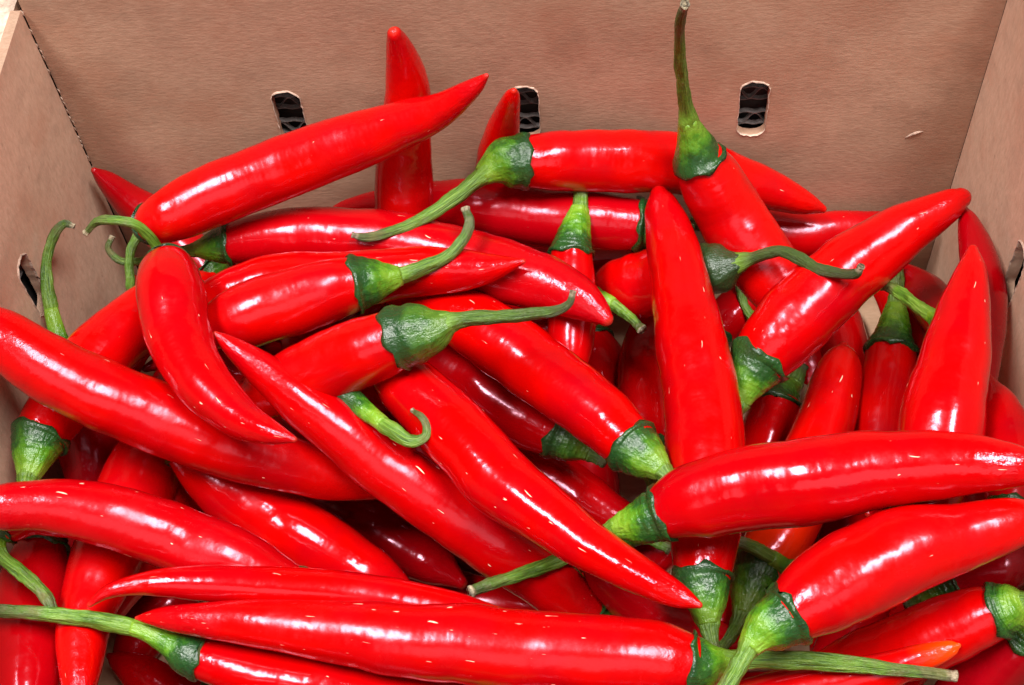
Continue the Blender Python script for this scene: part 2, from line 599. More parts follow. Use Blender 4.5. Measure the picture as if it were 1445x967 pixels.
def flute_strip(matrix, cx, cz, w, seed, parent):
    """cut end of corrugated board seen inside a slot: two liners and the wave between them"""
    rnd = random.Random(seed)
    V, F = [], []

    def ribbon(path, depth=0.002, th=0.00013):
        b = len(V)
        for (x, z) in path:
            for y in (0, depth):
                for dz in (-th, th):
                    V.append(matrix @ Vector((x, 0.0048 + y, z + dz)))
        for k in range(len(path) - 1):
            a, c = b + 4 * k, b + 4 * (k + 1)
            F.extend([(a, a + 1, c + 1, c), (a + 1, a + 3, c + 3, c + 1), (a + 3, a + 2, c + 2, c + 3), (a + 2, a, c, c + 2)])

    x0, x1 = cx - w / 2, cx + w / 2
    n = 26
    ph = rnd.uniform(0, 6)
    for zz in (cz + 0.0029, cz - 0.0029):
        ribbon([(x0 + (x1 - x0) * k / n, zz + 0.0003 * math.sin(k * 0.7 + ph)) for k in range(n + 1)])
    ribbon([(x0 + (x1 - x0) * k / n, cz + 0.0024 * math.sin(k * 2 * math.pi / 13 + ph)) for k in range(n + 1)])
    return mesh_obj('corrugated_edge', [tuple(v) for v in V], F, MAT['flute'], parent, False)


SW, SH, SZ = 0.0100, 0.0270, 0.1025
mb = Matrix.Translation((XL, YB, 0))
back_slots = [slot_outline(x - XL, SZ, SW, SH, k) for k, x in enumerate((-0.1105, -0.0265, 0.0535))]
bw = wall('back_wall', XR - XL, 0.215, back_slots, mb, MAT['back'], box)
ml = Matrix.Translation((XL, 0, 0)) @ Matrix.Rotation(math.pi / 2, 4, 'Z')        # panel x -> +y, depth -> -x
left_slots = [slot_outline(0.279 , SZ - 0.003, SW, SH, 11), slot_outline(0.13, SZ - 0.003, SW, SH, 12)]
left_slots = [[(x - YF, z) for x, z in s] for s in left_slots]
ml2 = Matrix.Translation((XL, YF, 0)) @ Matrix.Rotation(math.pi / 2, 4, 'Z')
lw = wall('side_wall', YB - 0.0011 - YF, RIM, left_slots, ml2, MAT['side'], box)
mr = Matrix.Translation((XR, YB - 0.0004, 0)) @ Matrix.Rotation(-math.pi / 2, 4, 'Z')   # panel x -> -y, depth -> +x
right_slots = [slot_outline(YB - 0.275, SZ + 0.002, SW, SH, 21), slot_outline(YB - 0.13, SZ + 0.002, SW, SH, 22)]
rw = wall('side_wall', YB - 0.0004 - YF, 0.19, right_slots, mr, MAT['side'], box)
mf = Matrix.Translation((XR, YF, 0)) @ Matrix.Rotation(math.pi, 4, 'Z')
fw = wall('front_wall', XR - XL, RIM, [], mf, MAT['back'], box)
for k, s in enumerate(back_slots):
    slot_rim(s, mb, bw, 40 + k)
    cx = sum(p[0] for p in s) / len(s)
    flute_strip(mb, cx, SZ + 0.003, 0.018, 60 + k, bw)
    flute_strip(mb, cx, SZ - 0.0095, 0.018, 70 + k, bw)
slot_rim(left_slots[0], ml2, lw, 50)
slot_rim(right_slots[0], mr, rw, 51)
flute_strip(ml2, 0.279 - YF, SZ, 0.018, 80, lw)
flute_strip(mr, YB - 0.275, SZ, 0.018, 81, rw)


def slab(name, x0, x1, y0, y1, z0, z1, mat, parent):
    V = [(x, y, z) for x in (x0, x1) for y in (y0, y1) for z in (z0, z1)]
    F = [(0, 1, 3, 2), (4, 6, 7, 5), (0, 4, 5, 1), (2, 3, 7, 6), (0, 2, 6, 4), (1, 5, 7, 3)]
    return mesh_obj(name, V, F, mat, parent, False)


G = 0.013     # hollow between the inner and outer layers of the wall
GS = 0.0085    # the same at the side walls
slab('outer_wall', XL - GS - 0.003, XR + GS + 0.003, YB + G, YB + G + 0.004, 0, 0.210, MAT['floor'], box)
slab('outer_wall', XL - GS - 0.003, XL - GS, YF - 0.004, YB + G - 0.0005, 0, RIM - 0.006, MAT['floor'], box)
slab('outer_wall', XR + GS, XR + GS + 0.003, YF - 0.004, YB + G - 0.0005, 0, 0.182, MAT['floor'], box)
slab('slot_shade_sheet', XL - GS, XR + GS, YB + G - 0.0016, YB + G - 0.0006, 0.001, 0.205, MAT['dark'], box)  # thin dark sheets added in the hollow so the slots stay black
slab('slot_shade_sheet', XL - GS + 0.0003, XL - GS + 0.0012, YF, YB + G - 0.002, 0.001, RIM - 0.008, MAT['dark'], box)
slab('slot_shade_sheet', XR + GS - 0.0012, XR + GS - 0.0003, YF, YB + G - 0.002, 0.001, 0.178, MAT['dark'], box)
slab('rim_fold', XL - GS - 0.003, XL - WALL_T - 0.0003, YF - 0.004, YB + G, RIM - 0.0055, RIM - 0.0022, MAT['torn'], box)
slab('rim_fold', XR + WALL_T + 0.0003, XR + GS + 0.003, YF - 0.004, YB + G, 0.1825, 0.1858, MAT['torn'], box)
slab('rim_fold', XL, XR, YB + WALL_T + 0.0003, YB + G + 0.004, 0.2105, 0.2148, MAT['back'], box)
slab('box_floor', XL - GS, XR + GS, YF - 0.004, YB + G, -0.005, -0.0005, MAT['floor'], box)
# loose bottom flap leaning in the far corner
slab('corner_flap', XR - 0.062, XR - 0.006, YB - 0.066, YB - 0.004, 0.0100, 0.0135, MAT['floor'], box)

# ragged perforated fold where the left panel was torn free
rnd = random.Random(5)
V, F = [], []
z = 0.062
while z < RIM:
    h = rnd.uniform(0.0008, 0.0026)
    if rnd.random() < 0.72:
        w = rnd.uniform(0.0004, 0.0013)
        b = len(V)
        x = XL + rnd.uniform(-0.0002, 0.0004)
        y = YB - 0.0012
        V += [(x - 0.0006, y + 0.001, z), (x + w, y - w * rnd.uniform(0.2, 0.9), z + h * 0.2), (x + w * 0.8, y - w * 0.4, z + h * 0.8), (x - 0.0006, y + 0.001, z + h), (x + w * 0.3, y + 0.0009, z + h * 0.5)]
        F += [(b, b + 1, b + 2, b + 3), (b, b + 4, b + 1), (b + 1, b + 4, b + 2), (b + 2, b + 4, b + 3)]
    z += h + rnd.uniform(0.0003, 0.0018)
mesh_obj('torn_fold', V, F, MAT['torn'], lw, False)


def scuff(x, z, length, ang, parent):
    """short lifted paper scratch on the back wall"""
    V, F = [], []
    n = 9
    for k in range(n):
        t = k / (n - 1)
        px = x + (t - 0.5) * length * math.cos(ang)
        pz = z + (t - 0.5) * length * math.sin(ang) + 0.0008 * math.sin(t * math.pi)
        w = 0.0006 * math.sin(t * math.pi) ** 0.7 + 0.00005
        V += [(px, YB - 0.00012, pz - w), (px, YB - 0.0006 * math.sin(t * math.pi) - 0.00015, pz), (px, YB - 0.00012, pz + w)]
    for k in range(n - 1):
        a = 3 * k
        F += [(a, a + 1, a + 4, a + 3), (a + 1, a + 2, a + 5, a + 4)]
    mesh_obj('paper_scuff', V, F, MAT['torn'], parent, True)


scuff(0.1115, 0.088, 0.007, 0.5, bw)

# ------------------------------------------------------------------ the chilies
# points in mm from the stem's cut end to the fruit's tip, radii in mm, how many points are stem and calyx
CHILIES = [
    ([(-161.6,283.7,83.7),(-160.9,286.6,89.9),(-160.8,294.2,95.9),(-158.9,300.4,97.8),(-156.5,303.1,99.4),(-152.2,300.1,104.9),(-145.9,298.9,109.7),(-132.5,305.8,111.4),(-112,312.2,115.4),(-87.1,316.4,123.7),(-65.8,316.5,133.2),(-52.8,315,140.3),(-39.5,314.6,151.8),(-34.9,314.4,157)],
     [1.41,1.6,1.6,1.81,3.5,6.23,8.54,10.24,10.45,9.85,8.05,6.11,3.09,0.87], 5, 0.15, {}, 'large smooth scarlet chili lying slantwise in front of the upright one by the back wall'),
    ([(-72.5,299.8,65.7),(-72,304.1,69.3),(-71.8,306.5,71.6),(-71.4,309.5,74.7),(-70.9,312.7,78.4),(-69.8,318.7,86.8),(-67.6,325.7,101.3),(-65.7,330.3,117.7),(-63.5,332,132.8),(-63.1,332,144.2),(-63.6,330.7,155.7),(-64,329.7,160.8)],
     [2.03,2.28,4.32,8.15,9.56,10.49,10.08,8.89,7.74,6.2,3.82,2.45], 4, 0.10, {}, 'upright chili with rounded tip raised highest against the back wall'),
    ([(-168.4,302,96),(-169.9,298.8,93.4),(-165.9,296,90.5),(-158.8,296.6,89.6),(-146.7,299.9,90.2),(-140.6,300.8,90.2),(-135.5,301.6,90.3),(-129.5,302.7,90.7),(-109.7,304.3,91.4),(-84.7,303.2,92.1),(-59.9,297.9,92.1),(-35.4,289.4,92.4),(-18.6,282.1,93.1),(-8,275.9,93.4),(-1.7,270.8,93.2),(1.3,267.5,92.9)],
     [0.81,1.01,1.22,1.42,1.63,2.64,4.86,7.12,9.81,10.48,10.87,10.72,9.18,7.23,4.63,2.54], 7, 0.65, {'fleck': 0.7}, 'long crimson chili with a pale torn scar below its drooping tip'),
    ([(-144.1,267.4,96.7),(-139.4,269.2,96.6),(-137.1,270.1,96.6),(-134.2,271.1,96.6),(-130.9,272.3,96.7),(-119.5,276.1,97.3),(-105.4,279.2,97.9),(-81.7,280.9,98.6),(-57.9,281.5,101.2),(-43.6,280.7,103.2),(-34.2,280.2,105.1),(-25.3,280.1,107.7)],
     [1.87,2.11,3.16,5.98,7.04,9.4,10.12,9.39,8.16,6.71,4.15,0.92], 4, 0.35, {'fleck': 0.6}, 'slim chili whose wrinkled tip rests on the long crimson chili with the pale scar'),
    ([(-43.9,295.3,115.6),(-42.7,291.2,113.9),(-45,285.6,111.9),(-49.9,280.4,110.4),(-56.6,276.7,110.1),(-63.3,273.6,109.9),(-68.2,272,110.2),(-72.2,271,110.4),(-77.5,269.7,110.8),(-87.7,266.6,110.7),(-101.1,262.3,109.9),(-114.5,258.4,108.7),(-124.7,255.2,107.2),(-130.8,253.4,106.2)],
     [1.34,1.71,1.9,2.08,2.45,3.01,4.9,6.94,8.6,10.39,11.27,10.36,6.76,2.03], 8, 0.20, {'dull': 0.2}, 'chili with a stout green stem sweeping up to a grey knobbed end'),
    ([(-169.2,289.5,114.3),(-164.3,290.6,118.7),(-158.1,288.9,121),(-151.9,288.7,119.3),(-148.5,288.3,114.5),(-146.7,287.3,108.2),(-144.1,283.4,106.4),(-140.4,276.6,111.8),(-136.3,266.5,119.3),(-132.7,256.2,122.8),(-129.6,245.8,122.2),(-123.7,233,121.7),(-115,221.2,122),(-104.9,212,123.3),(-95.4,206.2,125.4),(-87.4,202.2,127.6)],
     [0.97,1.34,1.52,1.72,1.73,1.75,3.58,6.9,9.85,10.75,10.4,9.37,7.95,5.97,3.86,1], 7, 0.55, {'fleck': 1}, 'short bent chili with pale flecks and a thin hooked green stem'),
    ([(-175.7,199.9,96.4),(-176.6,206,96.4),(-176.6,211,96.3),(-176.7,216.1,96.3),(-176.3,220.7,96.3),(-172.4,234.2,95.5),(-165.7,250.4,94.2),(-157.2,265.4,92.6),(-147.9,278.3,90.8),(-137.9,287.3,87.7),(-133.8,291.1,86.6)],
     [2.14,2.88,4.73,6.74,8.2,10.38,11.3,10.82,9.09,5.34,1.95], 4, 0.30, {}, 'chili along the side wall, bright green cap pointing down at the arched crimson one'),
    ([(-177,296.8,108.8),(-180.1,297.2,109.4),(-183.6,293.3,107.2),(-185.8,286.3,102.8),(-185.5,278.3,97.6),(-183.6,270.4,92.3),(-181,262.5,87),(-178.6,257.5,83.6),(-175.3,248.7,77.6),(-172.9,238.8,71.1),(-171,228.9,64.6),(-169.6,219,58.1),(-169.1,215.4,55.8)],
     [0.79,1.38,1.57,1.57,2.14,2.57,3.42,4.75,8.54,9.96,9.48,6.15,1.66], 7, 0.85, {}, 'dark purplish chili with a long stem standing beside the slot in the side wall'),
    ([(-57.8,218.2,70.3),(-62.5,217.9,72.3),(-64.3,217.7,73),(-66.6,217.5,74),(-69.2,217.3,75.1),(-83,216.3,80.7),(-97.6,217,87.8),(-112,218.5,95.1),(-130.1,221.1,104.5),(-147.9,224.2,113.7),(-163.5,228.4,122.4),(-174,232.9,129.5),(-180.2,236.7,134.5),(-184,239.5,137.9),(-185.3,240.7,139.2)],
     [1.82,2.04,2.45,4.62,5.43,7.61,9.09,10.32,11.28,11.16,10.42,9.3,7.58,4.2,1.47], 4, 0.35, {'fleck': 0.3}, 'long smooth chili sweeping down from the side wall under the short bent flecked one'),
    ([(-79.7,169.2,79.3),(-83.7,171,80.7),(-86,172,81.6),(-89,173.3,82.7),(-92.3,174.7,83.9),(-108.9,181.6,90.8),(-126.3,186.3,97.2),(-142.2,190,103.7),(-155.9,191.1,108.4),(-167.3,189.8,111.4),(-174.8,188.4,113.2),(-178.1,187.4,113.8),(-180.3,186.5,114.2)],
     [1.69,1.9,3.42,6.46,7.6,9.48,9.87,9.4,8.31,7.02,6.37,4.51,1.64], 4, 0.60, {'fleck': 1}, 'arched crimson chili with a scarred blunt end touching the side wall'),
    ([(-12.7,159.4,85),(-17,160.4,85.6),(-18.4,160.7,85.8),(-20.2,161.1,86.1),(-22.2,161.6,86.4),(-33.4,164,88.1),(-43.6,166.3,89.9),(-55.9,168.1,91.8),(-72.2,169.7,94.1),(-92.5,170.7,97),(-108.6,170.9,99.4),(-122.6,170.3,101.3),(-134.4,168.8,102.6),(-142.2,166.5,102.8),(-146.6,163.2,101.8)],
     [1.63,1.84,1.84,3.47,4.08,5.32,5.94,6.35,6.76,6.34,5.72,4.68,3.05,2.03,0.81], 4, 0.40, {'fleck': 0.4}, 'slender chili with a fine hooked tip, lying behind the longest straight one'),
    ([(94.3,145.9,94.8),(83.9,146.8,95.5),(68.7,148.3,96.6),(53.4,149.3,97.1),(39.9,149.4,97.1),(32.6,149.1,96.7),(29.1,148.6,96.4),(24.9,148.3,96.1),(14.8,149.3,96.5),(-0.8,150.5,96.9),(-20.4,151.8,97.1),(-42.3,153.3,97.2),(-70.4,155.9,97.5),(-90.9,158.4,98),(-111.5,160.2,97.9),(-124.1,161,97.5),(-131.5,161.2,97.1),(-134,161.2,96.9)],
     [1.43,1.6,2.08,2.41,2.57,3.5,5.96,7.8,10.35,11.17,11.42,11.09,9.58,7.63,5.45,3.65,1.63,0.61], 7, 0.35, {'fleck': 1}, 'longest straight chili with a row of broken highlights and a pointed flecked tip'),
    ([(28.1,129,115.2),(30.5,133.5,115.7),(34,138.9,116.5),(36.4,143.1,117.2),(39.2,146.7,117.9),(42.3,149.4,118.2),(47.3,152.6,118.2),(55.5,158.1,118.9),(67.1,164.7,120),(82.5,170.9,121.4),(97.7,175,122.8),(108.9,177.2,124.2),(115.5,178.3,125.3),(118.4,178.7,125.8)],
     [1.8,2.11,2.28,2.59,4.16,6.35,7.45,10.49,12.06,11.35,8.89,6.99,4.15,1.32], 6, 0.25, {'fleck': 0.3}, 'thickest scarlet chili with a heavy pale green stem crossing another long stem'),
    ([(-3.6,184,99.4),(1.1,186,102.1),(5.6,186.9,103.9),(10.7,187.4,105.5),(15.7,188.4,107.5),(24.6,190.6,111.4),(39.3,191.7,116),(58.3,192.3,121.8),(76.7,192,127),(94.5,190.7,131.8),(106.6,188.9,134.6),(112.1,187.2,135.3),(116.1,185.5,135.6)],
     [1.69,2.19,4.21,6.38,7.47,10.43,11.91,11.74,10.42,8.74,6.39,4.49,1.12], 4, 0.50, {'fleck': 0.5}, 'thick chili with a short bright green cap, lying across the tall upright one'),
    ([(22.8,203.7,94.9),(19.8,207.8,94.1),(16.8,211.8,93.3),(13.7,215.2,92.6),(9.5,219.8,91.6),(-0.2,231.4,90.2),(-11.4,242.8,88.9),(-27.6,257.5,87.6),(-42.1,269.3,87.1),(-56.9,278.4,86.1),(-69.5,284.4,85),(-75.9,287.1,84.3)],
     [1.75,2.11,4.05,6.4,8.26,10.19,10.83,11.31,10.57,8.58,4.82,1.21], 4, 0.25, {'fleck': 0.3, 'dull': 0.2}, 'slanting chili with a ribbed dark green cap tucked under the thick crosswise one'),
    ([(-8.5,246.1,136.5),(-9.6,243.9,134.2),(-13.3,242.7,132.5),(-20.7,242.7,130.9),(-31.3,243.2,128.8),(-41,243.9,126.9),(-45.4,243.7,125.5),(-49.8,242.7,123.6),(-55.3,242.5,121.9),(-60.7,242.2,120.1),(-71.1,240.6,115.7),(-85,238.8,109.7),(-99.3,236.6,103.1),(-111.5,234.1,96.6),(-119.1,232.3,92.3)],
     [0.86,1.03,1.55,1.9,2.08,2.27,3.62,6.51,8.97,9,10.58,10.92,9.72,6.7,1.8], 9, 0.20, {'dull': 0.6}, 'chili with wide dark green cap and long grey stem ending in a tiny hook'),
    ([(6.4,175.8,46.8),(2.5,177.9,49.2),(1,178.7,50.1),(-0.9,179.7,51.3),(-3,180.8,52.6),(-11.8,185.6,58.1),(-20.6,190.8,63.9),(-31.4,196.5,70.3),(-46.6,204.1,79),(-61.6,211.7,87.6),(-76.4,219.4,96.2),(-91.2,227.9,105.3),(-104.8,236,113.8),(-113.2,240.8,118.8),(-117.5,243.3,121.4)],
     [1.79,2.01,2.41,4.55,5.35,8.45,9.75,10.83,10.78,10.08,9.38,7.82,5.41,3.02,0.86], 4, 0.45, {'fleck': 1}, 'long slanting chili with a bright streak, its pointed tip against the short bent one'),
    ([(-39.3,177.1,80.7),(-34.6,179.8,79),(-28.4,183.2,77.1),(-20,187.4,74.6),(-12.5,191.5,73.1),(-7.6,194.1,72.2),(-3.2,194.7,70.5),(3.8,190,63.2),(14.8,183.7,53.9),(28.2,179.5,47),(39.5,177.2,43.1),(43.9,176.1,41.6)],
     [1.57,1.94,1.95,2.34,2.35,2.95,5.71,8.84,9.35,7.16,4.04,1.35], 6, 0.75, {'dull': 0.2}, 'dark glossy chili under a slanting tip, its pale cut stem poking out alone'),
    ([(-79.3,261.8,99.6),(-75.6,256.9,99.8),(-73.6,254.3,99.9),(-71,250.9,100.1),(-68.2,247.3,100.2),(-61.5,238.5,100.6),(-52.3,228.3,101.4),(-40.7,215.1,102.3),(-27.4,199.5,102.9),(-12.7,186.7,104.4),(1.4,175.7,105.9),(13.1,167.7,107.2),(20.7,163.1,108.1),(25.7,160.3,108.8)],
     [1.83,2.05,3.46,6.51,7.62,9.51,10.67,11.09,10.41,8.55,6.58,4.9,3.3,0.97], 4, 0.35, {'fleck': 1}, 'long slanting chili with dented highlights ending in a slender tip'),
    ([(-56.8,222,110.4),(-54,219.6,111.1),(-52.2,216.5,110),(-53,213.6,108.8),(-57.1,212.9,107.9),(-62.4,216.4,107.9),(-68.6,221.7,106.6),(-74,226.8,105.3),(-78,230.7,104.4),(-81.3,234.8,104.2),(-85.5,239.8,103.4),(-88.8,243.8,102.5),(-90.2,245.8,102.1)],
     [0.7,1.05,1.22,1.39,1.9,2.29,2.51,3.12,3.93,4.83,4.87,2.67,1.12], 8, 0.40, {}, 'nearly hidden chili with a dark green stem curling like a hook'),
    ([(-0.3,236.1,55.1),(-5.5,239.5,55.5),(-9.3,241.8,55.8),(-14.6,244.9,55.9),(-26.8,252.9,56.2),(-41.8,264.9,56.9),(-57.4,277,56.8),(-69.5,287.8,56.8),(-75,293.9,57.1)],
     [1.96,3.43,6.02,7.68,10.43,11.07,10,6.34,2.04], 3, 0.60, {'dull': 0.5}, 'shaded crimson chili with a dark cap, lying under the slanting one with the ribbed cap'),
    ([(21.6,218.8,24.9),(17,221.6,25),(14.9,222.8,25.1),(12.3,224.5,25.1),(9.3,226.3,25.2),(-4.2,234.5,25.3),(-20.6,245.6,25.9),(-38.7,257.2,26.1),(-52,266.2,26.3),(-58.8,270.7,26.4)],
     [1.95,2.21,3.09,5.86,6.91,9.97,11.12,9.75,5.71,1.56], 4, 0.55, {}, 'shaded chili squeezed beneath the long slanting one with dented highlights'),
    ([(31.8,157.6,79.8),(30.4,163.7,80.8),(29.8,168.4,81.6),(29.6,173.4,82.3),(29,179.8,83.2),(29.5,186.9,84),(31,201.5,85.5),(31.8,220.2,87.2),(30.7,240,88.6),(28.6,260.8,89.9),(26,282.9,91.1),(23.1,301.7,92),(20.9,314.7,92.5),(20.1,319.7,92.7)],
     [1.69,2.21,4.09,6.16,7.94,9.48,11.13,12.03,12.08,11.45,9.87,8.4,6.09,3.43], 4, 0.40, {'fleck': 0.6, 'dull': 0.3}, 'tall chili pointing at the back wall with two long parallel highlights'),
    ([(-82.3,294.5,104.5),(-78.7,294.5,103.3),(-72.9,296.1,102.7),(-66,299.2,102.5),(-56.7,304.7,103.1),(-47.4,312,104.5),(-41.5,317.2,105.7),(-36.7,321.1,106.5),(-32.7,323.3,106.5),(-27.2,324.8,105.6),(-14,327.2,102.6),(5.6,330.8,98.1),(25.5,333.8,92.7),(45.7,333.7,84.8),(61.2,333.1,78.2),(73,332.2,72.7),(79.9,331.7,69.5)],
     [0.98,1.57,1.76,1.97,2.37,2.58,2.99,5.65,8.47,8.73,10.25,10.83,10.44,9.3,6.84,4.33,1.54], 9, 0.15, {}, 'level scarlet chili at the back with a long light green stem reaching sideways'),
    ([(24.7,312.6,185.3),(23.9,316.1,176),(24.5,320.5,160.4),(25.9,323,145.7),(27.6,323.8,132.1),(29.3,323.4,123.1),(31.2,322.6,116.4),(32.7,321.2,110.3),(37.3,318.2,100.6),(45.4,311.5,88.9),(55,301.1,80.3),(62.4,288.6,76.2),(66.5,279.5,75.6),(68,275.3,75.7)],
     [1.35,1.56,1.8,2.22,2.47,3.78,5.94,8.08,11.07,11.92,11.94,9.66,5.74,1.9], 7, 0.20, {'fleck': 0.3, 'dull': 0.25}, 'plump chili with a straight upright green stem rising against the back wall'),
    ([(40.6,234.8,75.4),(42.6,240.2,77.4),(44.3,245.2,79.4),(46.5,249.9,81.2),(49.9,255.3,83.4),(57.5,264.1,86.8),(69.4,274.8,91.3),(83.5,285.3,96.3),(97.5,294.3,101.5),(108.9,299.7,105),(114.6,302.4,107.1),(117.1,303.5,107.9)],
     [1.69,2.26,4.53,6.8,9.18,12.21,12.48,11.58,9.03,6.48,4.85,3.46], 4, 0.30, {'fleck': 0.5, 'dull': 0.25}, 'large scarlet chili slanting up to the far corner of the box'),
    ([(80.3,270.8,114.3),(79.1,270.5,111.4),(75,273,108.2),(69.2,277.7,104.7),(64.3,283.5,102.5),(59.3,288.5,100.2),(55.1,290.3,97.3),(49.7,291.3,92.7),(44.5,292.4,88.6),(40.9,293.1,85.9),(36.4,294.6,83.2),(24.8,297.3,75.9),(12.7,299.4,68.5),(4.3,302.2,64.9),(-0.3,303.9,63.1),(-2.3,304.7,62.5)],
     [1.09,1.65,1.66,1.87,1.9,1.92,1.93,2.15,4.5,7.9,7.96,10.55,11.47,9.07,5.57,2.03], 10, 0.30, {'dull': 1.0}, 'chili half hidden behind the tall one with a dark twisted stem'),
    ([(-6.8,320.7,92.9),(-7.1,317.3,91.6),(-8.1,312,89.6),(-9.3,306.6,87.7),(-10.3,301.3,85.8),(-10.4,292.8,82.7),(-10.4,280.9,78.4),(-10.7,269.1,74.4),(-11.9,257.3,70.7),(-12.4,252.6,69.2)],
     [2.24,2.64,4.41,5.71,7.06,8,8.43,7.41,4.27,1.18], 4, 0.30, {}, 'small upright chili with a yellow-green cap below the level scarlet one'),
    ([(31.3,317.7,76),(25.8,317.8,76.9),(22.7,317.8,77.4),(18.7,317.9,78),(14.2,318.1,78.5),(-4.5,319.3,80.3),(-27.2,321.8,80.8),(-50.2,326.4,80.3),(-73.9,330.9,77.4),(-91.7,333.4,73.2),(-98.1,334.1,71.3)],
     [2.01,2.26,4.06,7.66,9.01,10.78,10.83,9.65,6.69,3.12,1.05], 4, 0.75, {}, 'dark shaded chili lying level along the back wall'),
    ([(35.1,341.4,49.7),(40.8,340.5,50),(43.6,340.1,50.1),(47.1,339.6,50.1),(51.1,339,50.2),(64.2,337.5,50.1),(79.9,336.3,49.6),(98.4,337.8,49.7),(114.4,340.8,49.8),(122.5,342.8,49.8)],
     [2.15,2.41,3.61,6.81,8,9.04,8.76,7.16,4.25,1.33], 4, 0.50, {}, 'chili lying level between the plump upright-stemmed one and the far corner'),
    ([(84.5,172.1,104.6),(85.7,176.2,105.8),(86.5,178.8,106.6),(87.5,182.2,107.5),(88.7,186,108.5),(92,196.9,111.2),(96.8,213.4,114.7),(101.1,228.6,117.4),(104.6,239.9,119.1),(108.1,251.6,120.7),(111.1,262.4,122.1),(112.6,270.3,123)],
     [1.57,1.77,3.55,6.73,7.94,10.42,11.8,10.73,9.39,7.4,4.92,1.72], 4, 0.45, {'fleck': 0.5}, 'broad tapering chili standing by the side wall with its point up'),
    ([(112.6,223,92.2),(113.4,227.7,93.6),(113.6,229.3,94),(114,231.5,94.6),(114.4,233.9,95.2),(117.2,248.7,98.3),(119.4,260.9,100),(120.7,273.8,101.3),(120.8,287.4,102.2),(119.7,298.4,102.5),(119.2,302.9,102.5)],
     [1.72,1.94,2.14,4.04,4.77,6.14,6.66,6.75,5.49,3.24,1.4], 4, 0.75, {}, 'narrow dark chili standing behind the broad tapering one by the side wall'),
    ([(113.2,183.9,105),(113.6,185.8,104.9),(113.9,187.8,104.8),(114.5,190.8,104.7),(116.4,197.1,104.2),(117.9,205.5,103.8),(118.4,215.3,103.3),(118,226.7,102.7),(117.1,234.5,102.2),(116.9,238.5,101.9)],
     [1.31,1.48,3.23,5.62,7.69,8.61,8.32,5.92,2.57,0.86], 3, 0.45, {}, 'chili wedged between the side wall and the foot of the broad tapering one'),
    ([(106.9,315.2,56.8),(106.1,310.2,55),(105.4,303.9,52.8),(104.5,297.6,50.8),(103.5,291.6,49.2),(102.3,285.9,47.7),(100.7,275.4,45.4),(97.7,262.2,43.3),(94.1,246.1,41.7),(90,229.8,41.4),(88.2,223.1,41.6)],
     [1.9,2.32,2.73,4.56,6.13,8.54,9.72,10.11,9.47,6.2,1.42], 5, 0.20, {}, 'upright chili with a tall olive green cap beside the broad tapering one'),
    ([(120.9,256.1,71),(120.6,263.6,68.2),(120.4,266.5,67.2),(120.3,270.2,65.8),(120.1,274.4,64.3),(119.4,288.1,59.6),(115.6,305.3,52.9),(111.8,317.9,47.7),(110.2,322.7,45.7)],
     [1.86,2.12,2.56,4.87,5.77,7.88,7.62,4.16,1.57], 4, 0.75, {}, 'dark chili poking out under the large corner-slanting one beside an olive cap'),
    ([(32.7,168,48.4),(36.7,173.6,47.7),(41.6,181,47),(44.2,186.8,47),(46.4,193.1,47.1),(49.6,201,47.3),(57.3,211.5,46.5),(65.5,227,46.8),(72.9,245.3,48),(78.3,261.3,49.6),(82.3,273.5,51),(84.1,280.3,51.9),(84.6,283.3,52.3)],
     [1.82,2.02,2.22,4.06,6.33,8.25,10.68,11.33,11.07,10.01,8.4,5.47,1.99], 5, 0.10, {'fleck': 0.6, 'orange': 'base', 'dull': 0.2}, 'orange-red chili with a blunt upright tip and green stem crossed by the heavy one'),
    ([(74.6,296.5,18.4),(72.2,291.7,17),(68.8,287.7,16.4),(65.1,283.6,15.9),(62.3,274.4,13.9),(59,263.4,11.9),(55.8,252.3,10.6),(54.2,247.3,10.2)],
     [2.21,3.09,6.22,9,10.53,10.18,6.72,1.8], 3, 0.45, {'dull': 0.6}, 'small chili with its green cap hidden under the large corner-slanting one'),
    ([(85.9,342.6,19.2),(87.3,335.6,19),(87.9,332.9,18.9),(88.6,329.5,18.8),(89.3,325.8,18.7),(91.3,315.9,18.4),(92.2,303,18),(92.2,287.4,17.5),(92,275.2,17.2)],
     [2.24,2.5,2.99,5.63,6.6,8.71,9.13,7.93,2.61], 4, 0.50, {}, 'shaded chili filling the gap behind the blunt orange-red one'),
    ([(116.2,164.3,104.1),(114.6,164.1,102.7),(112.7,163.9,101.1),(109.6,163.7,98.7),(102,162.8,93),(91.4,160.9,85.4),(80.4,159.2,78.9),(67,156.6,71.8),(55.1,154.3,66.4)],
     [1.6,3.14,5.78,7.04,9.1,10.04,9.35,7,2.49], 3, 0.35, {}, 'chili with dark green cap against the side wall, under the thickest scarlet one'),
    ([(16.9,138.6,71.3),(21.2,139.5,72.4),(23.9,140,73.2),(27.3,140.7,74.2),(31.2,141.4,75.2),(46.9,144.4,79.9),(64.3,147.4,85.2),(79.4,150.1,90.2),(90.2,152.4,94.3),(95.1,153.5,96.3),(96.4,153.8,96.9)],
     [1.62,1.82,3.64,6.86,8.05,7.99,6.53,4.9,3.31,1.94,0.78], 4, 0.10, {'orange': 'tip'}, 'chili with an orange tip beneath the longest loose green stem'),
    ([(125.9,165.7,101),(124,164.6,96.1),(122.8,163.8,93.3),(121.2,162.7,89.7),(119.3,161.5,85.8),(115.2,158.5,78.4),(108.5,154.1,69.4),(98.3,147.5,59.7),(92.4,143.6,55.5)],
     [1.56,1.77,3.37,6.41,7.6,9.1,9.22,6.64,1.67], 4, 0.90, {}, 'dark crimson chili in the near corner below the orange-tipped one'),
